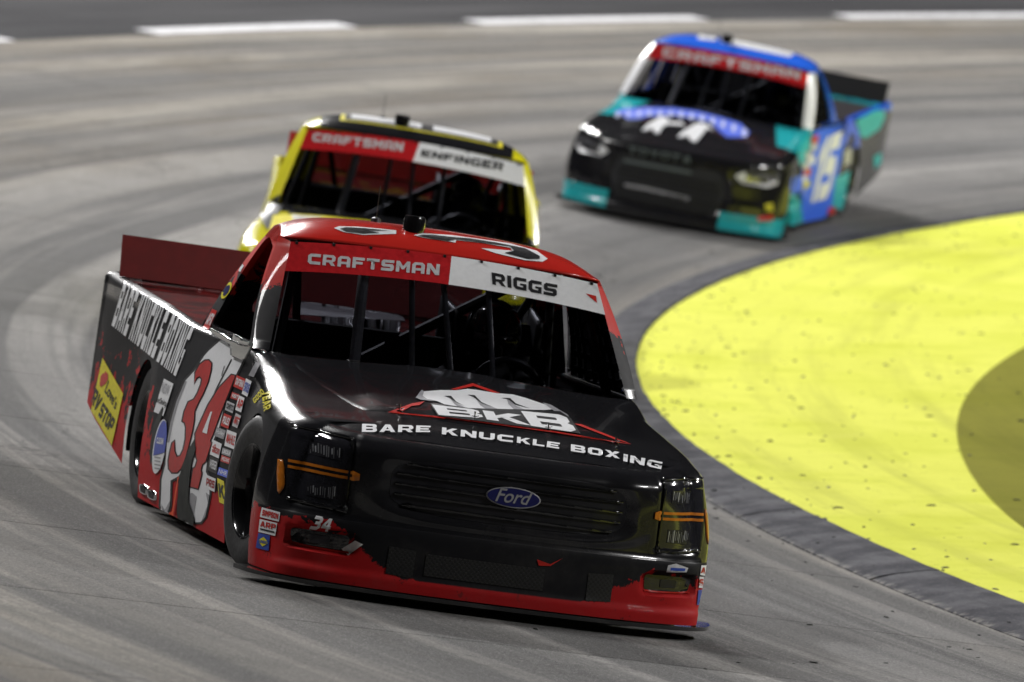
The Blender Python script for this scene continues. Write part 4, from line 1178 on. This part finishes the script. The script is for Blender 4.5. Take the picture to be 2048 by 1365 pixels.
plate(T1, z1((95, 265), (160, 300), (90, 520), (25, 490)), M('white'), off=.005)
T1.text('decal_text', 'infinity', z1((55, 385), (118, 415), (108, 470), (42, 440)), M('black'), .01, off=.007)
T1.text('decal_text', 'NSW', z1((90, 285), (140, 312), (120, 385), (72, 355)), M('grey'), .0, off=.007)
el = lambda cx, cy, a, b, ang: [(cx + a * math.cos(t) * math.cos(ang) - b * math.sin(t) * math.sin(ang), cy + a * math.cos(t) * math.sin(ang) + b * math.sin(t) * math.cos(ang)) for t in np.linspace(0, 6.283, 33)[:-1]]
cl = T1.poly('sponsor_decal', z1(*el(65, 728, 42, 188, .16)), M('white'), off=.007)
T1.poly('decal_blue', z1(*[p for p in el(67, 728, 38, 180, .16) if p[1] < 800]), flat('decal_ultramarine', (.07, .10, .42), .4), off=.009, parent=cl)
T1.text('decal_text', 'CLEAN', z1((48, 665), (92, 672), (88, 715), (44, 705)), M('white'), .01, off=.0105, parent=cl)
for k in range(4): T1.poly('decal_line', z1((30, 795 + k * 25), (72, 803 + k * 25), (70, 811 + k * 25), (30, 803 + k * 25)), M('grey'), off=.009, parent=cl)
zy = Z(380, 640, 6.2)
T1.text('fender_lettering', 'YEAR', zy((1000, 870), (1000, 1090), (915, 1140), (885, 900)), M('yellow'), .02, off=.004)
T1.text('fender_lettering', 'GOOD', zy((775, 985), (885, 850), (925, 905), (798, 1040)), M('yellow'), .02, off=.004)
plate(T1, zy((815, 520), (870, 545), (790, 710), (725, 690)), M('grey'), off=.004)
zc = Z(440, 430, 4.708)
plate(T1, zc((190, 450), (225, 478), (190, 540), (155, 510)), M('white'), off=.004)
p = T1.poly('sponsor_decal', zc(*el(60, 712, 32, 88, .5)), M('yellow'), off=.004); T1.poly('decal_bar', zc(*el(60, 712, 20, 58, .5)), M('navy'), off=.006, parent=p)
plate(T1, r1((780, 562), (808, 575), (760, 682), (725, 672)), M('red'), 'AFX', M('white'), off=.004)
# roof number
zr_ = Z(640, 430, 3.413)
for m_, off, pts in (('white', .003, [(95, 90), (130, 78), (250, 80), (420, 95), (520, 106), (520, 130), (450, 132), (300, 137), (160, 117)]),
                     ('white', .003, [(640, 138), (700, 125), (900, 138), (1100, 165), (1300, 195), (1480, 245), (1555, 300), (1520, 320), (1400, 310), (1200, 262), (1100, 228), (1180, 233), (1310, 245), (1300, 225), (1100, 190), (930, 172), (925, 190), (870, 180), (700, 155)]),
                     ('black', .006, [(135, 93), (180, 84), (300, 90), (480, 108), (330, 107), (410, 122), (300, 127), (180, 112)]),
                     ('black', .006, [(660, 140), (760, 136), (920, 152), (1020, 160), (1200, 188), (1400, 228), (1500, 280), (1500, 300), (1420, 300), (1260, 258), (1325, 245), (1300, 215), (1100, 185), (930, 165), (880, 176), (780, 162)])):
    T1.poly('roof_number', zr_(*pts), M(m_), key='roof', off=off, L=5)
# exhausts in the rocker panel
ex = Z(240, 760, 4.266)
for cx_, cy_ in ((193, 938), (262, 985)):
    pts = rounded(ex((cx_ - 30, cy_ - 58), (cx_ + 34, cy_ - 26), (cx_ + 28, cy_ + 52), (cx_ - 32, cy_ + 20)), 6)
    e = T1.poly('exhaust_pipe', pts, M('chrome'), off=.012, thick=.05); T1.poly('exhaust_bore', offset_poly(pts, -2.4), M('interior'), off=.014, parent=e)
# torn lower corner and clear window deflector by the mirror
cm_ = flat('deflector_plastic', (.16, .18, .18), .15, coat=1)
zd = Z(380, 640, 6.2)
T1.poly('window_deflector', zd((255, 95), (400, 165), (520, 250), (700, 330), (795, 290), (770, 345), (700, 480), (650, 500), (510, 440), (500, 310), (380, 240), (265, 170)), cm_, mode='plane', key=-.945, off=.004, L=6, thick=.006)
T1.decal('deflector_lip', tri2d(zd((580, 175), (795, 290), (760, 330), (690, 310), (565, 255))), cm_, mode='plane', key=-.945, off=.016, L=8, thick=.004)

# ================================================================== truck 2: yellow and black
T2 = Truck(1, POSE[1][0], rolled(POSE[1][1], -.5), 'chevy', 'yellow and black racing truck half hidden behind the leading truck',
           dict(body=paint('livery_yellow_black', p2), bed=paint('bed_wrap_yellow_red', p2bed)), red_spoiler('spoiler_bright_red', (.40, .018, .012)))
banner(T2, .015)
r6 = Z(450, 200, 2.844)
T2.text('lettering', 'CRaFTSMaN', r6((503, 188), (1018, 243), (1010, 294), (495, 234)), M('lgrey'), .022, spacing=1.1, key='banner', off=.002)
T2.text('lettering', 'ENFINGER', r6((1120, 283), (1588, 358), (1580, 405), (1113, 320)), M('black'), .022, spacing=1.05, key='banner', off=.002)
for m_, (x0, x1), (y0, y1), off in (('yellow', (-1.14, -1.62), (-.53, .58), .003), ('black', (-1.16, -1.60), (-.50, .55), .0045)):
    T2.decal('roof_number_field', tri2d([(x0, y0), (x0, y1), (x1, y1), (x1, y0)]), M(m_), mode='top', key='roof', off=off, L=.05)
for y0, y1 in ((-.46, .02), (.10, .50)):
    T2.decal('roof_number', tri2d([(-1.20, y0), (-1.20, y1), (-1.55, y1), (-1.55, y0)]), M('white'), mode='top', key='roof', off=.006, L=.05)
T2.poly('hood_stripe', r6((275, 655), (400, 650), (560, 660), (840, 690), (850, 720), (560, 690), (360, 700), (250, 740)), M('yellow'), off=.012)
T2.poly('fender_flash', r6((205, 580), (330, 600), (300, 650), (275, 690), (245, 740), (215, 700), (200, 640)), M('black'), off=.010)
T2.poly('hood_lettering', r6((380, 655), (550, 668), (545, 690), (385, 680)), M('lgrey'), off=.014)
for sg in (1, -1):
    P = lambda *pts: [(sg * a, b) for a, b in pts]
    hl = T2.decal('headlight', tri2d(rounded(P((.712, .50), (.935, .51), (.942, .64), (.715, .63)), .035)), M('fog'), mode='front', off=.004, L=.03)
    mp = np.array(P_side(.03, .08)); mp[1] *= sg
T2.decal('grille', tri2d(sup(0, .53, .535, .118, 4)), gm, mode='front', off=.002, L=.04)
T2.decal('lower_grille', tri2d([(-.345, .150), (.19, .150), (.19, .246), (-.345, .246)]), gm, mode='front', off=.003, L=.05)

# ================================================================== truck 3: black, teal and blue
T3 = Truck(2, POSE[2][0], rolled(POSE[2][1], -1.0), 'toyota', 'black racing truck with teal corners and blue roof, furthest back by the kerb',
           dict(body=paint('livery_black_teal', p3), bed=paint('bed_wrap_grey_teal', p3bed)), flat('spoiler_black', (.010, .010, .012), .5))
banner(T3, 0, False)
r7 = Z(1080, 40, 2.844)
for pts in ([(890, 82), (1000, 80), (1000, 118), (900, 108)], [(1030, 84), (1250, 92), (1400, 120), (1490, 150), (1420, 210), (1200, 165), (1030, 128)]):
    T3.poly('roof_number', r7(*pts), M('white'), key='roof', off=.004, L=6)
r7 = Z(1080, 40, 2.844)
T3.text('lettering', 'CRaFTSMaN', r7((705, 155), (1482, 287), (1475, 338), (695, 207)), M('lgrey'), .022, spacing=1.2, key='banner', off=.002)
T3.poly('series_mark', r7((1490, 300), (1545, 310), (1535, 370), (1485, 350)), flat('mark_red', (.75, .03, .02), .4), key='banner', off=.002)
z7 = Z(1180, 190, 6.02)
T3.poly('hood_arc', z7((280, 200), (430, 160), (700, 150), (1000, 160), (1300, 200), (1600, 280), (1800, 340), (1920, 450), (1880, 510), (1650, 510), (1560, 440), (1450, 320), (1200, 270), (1000, 240), (700, 260), (560, 290), (450, 290), (370, 220)), M('lblue'), off=.006)
for k in range(13):
    t = k / 12; f = lambda a: np.array([280 + 1600 * a, 205 - 60 * math.sin(a * 2.2) + 250 * a ** 2.6])
    p, q_ = f(t * .95 + .02), f(t * .95 + .055)
    T3.poly('hood_arc_lettering', z7(tuple(p + (0, 12)), tuple(q_ + (0, 12)), tuple(q_ + (-8, 62 + 40 * t)), tuple(p + (-8, 62 + 40 * t))), flat('lettering_pale_blue', (.50, .54, .80), .4), off=.008)
for pts in ([(620, 430), (700, 350), (830, 270), (920, 265), (940, 320), (1100, 330), (1150, 370), (930, 350), (870, 390), (830, 460), (780, 455), (750, 400), (680, 425)], [(1050, 505), (1120, 440), (1280, 340), (1400, 350), (1500, 430), (1410, 400), (1330, 500), (1270, 570), (1210, 545), (1180, 490), (1100, 510)]):
    T3.poly('hood_figure', z7(*pts), M('white'), off=.008)
z3 = Z(1420, 180, 4.55)
T3.poly('side_blue', z3((940, 385), (1225, 262), (1250, 330), (1200, 600), (1160, 800), (1110, 1060), (1040, 1170), (850, 1205), (800, 1000), (760, 880), (830, 760), (920, 560)), M('rblue'), off=.004)
T3.poly('side_teal', z3((1145, 800), (1325, 710), (1300, 850), (1260, 960), (1230, 1090), (1110, 1080)), M('teal'), off=.005)
T3.poly('side_teal', z3((770, 950), (820, 990), (850, 1205), (650, 1250)), M('teal'), off=.006)
T3.poly('side_teal', z3((800, 480), (905, 430), (910, 520), (850, 690), (825, 690), (800, 600)), M('teal'), off=.005)
T3.poly('side_teal', z3((1330, 280), (1510, 180), (1590, 190), (1590, 260), (1540, 360), (1420, 440), (1370, 420)), M('teal'), off=.005)
T3.poly('side_teal', z3((1490, 610), (1560, 570), (1560, 660), (1500, 720)), M('teal'), off=.005)
T3.text('side_number', '15', z3((1040, 440), (1215, 370), (1075, 985), (890, 1040)), M('white'), .05, off=.008)
for x, y, c1 in ((960, 450, 'red'), (950, 520, 'lgrey'), (905, 600, 'lgrey'), (930, 640, 'white'), (880, 690, 'lgrey'), (890, 750, 'red'), (850, 820, 'white'), (830, 900, 'lgrey'), (880, 860, 'gold'), (1110, 1100, 'red')):
    T3.poly('sponsor_decal', z3((x - 32, y - 26), (x + 32, y - 40), (x + 22, y + 30), (x - 36, y + 40)), M(c1), off=.008)
T3.poly('side_badge', z3((1250, 260), (1300, 260), (1360, 400), (1360, 520), (1310, 560), (1320, 420), (1280, 390), (1230, 520), (1215, 480)), M('lblue'), off=.008)
T3.poly('side_badge', z3((1225, 560), (1320, 500), (1310, 640), (1220, 700)), flat('badge_cream', (.45, .45, .40), .4), off=.008)
T3.poly('sponsor_decal', z3((500, 1040), (570, 1030), (575, 1100), (505, 1110)), M('gold'), off=.006)
T3.poly('sponsor_decal', z3((430, 1160), (570, 1130), (575, 1190), (440, 1195)), M('red'), off=.006)
gmat = flat('grille_charcoal', (.028, .029, .032), .5)
g3 = T3.decal('grille', tri2d([(-.46, .17), (.46, .17), (.53, .36), (.47, .57), (-.47, .57), (-.53, .36)]), gmat, mode='front', off=.002, L=.04)
for k in range(7):
    z = .19 + k * .045
    T3.decal('grille_bar', tri2d([(-.47, z - .008), (.47, z - .008), (.47, z + .008), (-.47, z + .008)]), M('plastic'), mode='front', off=.012, L=.05, parent=g3, thick=.008)
T3.text('grille_lettering', 'TOYOTA', r7((505, 717), (868, 778), (858, 826), (497, 760)), M('dteal'), .02, spacing=1.1, off=.014, parent=g3)
T3.poly('grille_moulding', r7((475, 790), (860, 860), (860, 882), (475, 810)), M('dteal'), off=.014)
T3.poly('bumper_lettering', r7((480, 930), (600, 950), (850, 1010), (845, 1030), (600, 972), (480, 948)), M('grey'), off=.012)
for sg in (1, -1):
    P = lambda *pts: [(sg * a, b) for a, b in pts]
    hl = T3.decal('headlight', tri2d(P((.585, .56), (.66, .50), (.88, .505), (.945, .55), (.94, .64), (.66, .61))), flat('clear_lens', (.10, .10, .11), .1, coat=1), mode='front', off=.004, L=.03)
    T3.decal('running_light_glare', tri2d(P((.585, .56), (.655, .505), (.69, .55), (.672, .61), (.65, .61))), M('white'), mode='front', off=.008, L=.03, parent=hl)  # running light drawn larger and white, reflected glare put into its colour
    T3.decal('running_light_glare', tri2d(P((.665, .498), (.88, .500), (.94, .535), (.935, .57), (.91, .56), (.87, .528), (.665, .524))), M('lgrey'), mode='front', off=.008, L=.03, parent=hl)  # strip thickened and pale for the same painted glare
    for k in range(3): T3.decal('reflector', tri2d(P((.69 + k * .06, .535), (.735 + k * .06, .535), (.735 + k * .06, .575), (.69 + k * .06, .575))), M('silver'), mode='front', off=.007, L=.05, parent=hl)
    T3.decal('fog_lamp', tri2d(P((.69, .245), (.87, .245), (.87, .295), (.69, .295))), M('fog'), mode='front', off=.004, L=.04)

# ------------------------------------------------------------------ drivers
def driver(T, label, arm):
    root = empty('person', label=label, category='person', group='drivers in the trucks')
    root.matrix_world = T.root.matrix_world @ Matrix.Translation((-1.50, .40, .44))
    J = {}; P = []; R_ = []; E = []
    def j(n, p, r, par=None):
        J[n] = len(P); P.append(p); R_.append(r)
        if par is not None: E.append((J[par], J[n]))
    j('pelvis', (0, 0, 0), .15); j('belly', (-.04, 0, .16), .15, 'pelvis'); j('chest', (-.07, 0, .36), .165, 'belly'); j('collar', (-.07, 0, .50), .10, 'chest')
    j('neck', (-.05, 0, .57), .06, 'collar'); j('head', (-.03, 0, .68), .085, 'neck'); j('crown', (-.02, 0, .75), .06, 'head')
    for g, s in (('l', 1), ('r', -1)):
        j('sh' + g, (-.07, s * .19, .46), .07, 'collar'); j('el' + g, (.12, s * .27, .30), .052, 'sh' + g)
        j('wr' + g, (.33, s * .175, .46), .034, 'el' + g); j('pa' + g, (.385, s * .165, .475), .032, 'wr' + g)
        for k in range(4):
            j(f'f{k}a' + g, (.415, s * .172, .455 + k * .02), .0095, 'pa' + g); j(f'f{k}b' + g, (.405 - .004 * k, s * .145, .455 + k * .02), .0085, f'f{k}a' + g)
        j('tha' + g, (.38, s * .145, .505), .011, 'pa' + g); j('thb' + g, (.365, s * .15, .525), .009, 'tha' + g)
        j('hip' + g, (.06, s * .11, -.01), .095, 'pelvis'); j('kn' + g, (.48, s * .15, .10), .065, 'hip' + g); j('an' + g, (.82, s * .12, -.10), .045, 'kn' + g); j('to' + g, (.90, s * .12, .02), .035, 'an' + g)
    me = bpy.data.meshes.new('person_body'); me.from_pydata(P, E, []); o = link('body', me, root); me.materials.append(M('suit'))
    m = o.modifiers.new('skin', 'SKIN'); m.use_smooth_shade = True
    if not me.skin_vertices: me.attributes.new if False else None
    lay = me.skin_vertices[0] if len(me.skin_vertices) else None
    if lay is None:
        bm = bmesh.new(); bm.from_mesh(me); bm.verts.layers.skin.verify(); bm.to_mesh(me); bm.free(); lay = me.skin_vertices[0]
    for i, r in enumerate(R_): lay.data[i].radius = (r, r)
    lay.data[0].use_root = True
    sd = o.modifiers.new('sub', 'SUBSURF'); sd.levels = sd.render_levels = 1
    # full-face helmet with eye port, visor and chin bar
    hx, hz = -.02, .69
    def hel(u, v):
        a = 2 * math.pi * u; b = math.pi * (v - .5) * .94
        r = .148 if b > 0 else .148 * (1 - .10 * (b / 1.5) ** 2); c = math.cos(b)
        x = r * 1.10 * c * math.cos(a); y = r * .92 * c * math.sin(a); z = r * 1.08 * math.sin(b)
        if math.cos(a) > .3 and b < 0: x += .022 * math.cos(a) * math.cos(b * 2)
        if math.cos(a) > .45 and -.02 < b < .62: x -= .012
        return (hx + x, y, hz + z)
    V, F = grid(41, 27, hel); hm = mesh('helmet', V, F, M('helmet'), root)
    V, F = grid(17, 7, lambda u, v: (lambda a, b: (hx + .151 * 1.10 * math.cos(b) * math.cos(a) - .008, .151 * .92 * math.cos(b) * math.sin(a), hz + .151 * 1.08 * math.sin(b)))(-1.05 + 2.1 * u, .02 + .55 * v))
    mesh('visor', V, F, flat('visor_smoke', (.01, .01, .012), .08, coat=1), hm)
    V, F = grid(9, 9, lambda u, v: (.42 - .02 * v, -.165 + .07 * (u - .5) * math.sin(math.pi * v), .44 + .09 * v))
    return root
driver(T1, 'driver in dark suit and black helmet at the wheel of the black and red truck', 1)
driver(T2, 'driver in dark suit and helmet inside the yellow and black truck', 0)
driver(T3, 'driver in dark suit and helmet inside the black and teal truck', 0)
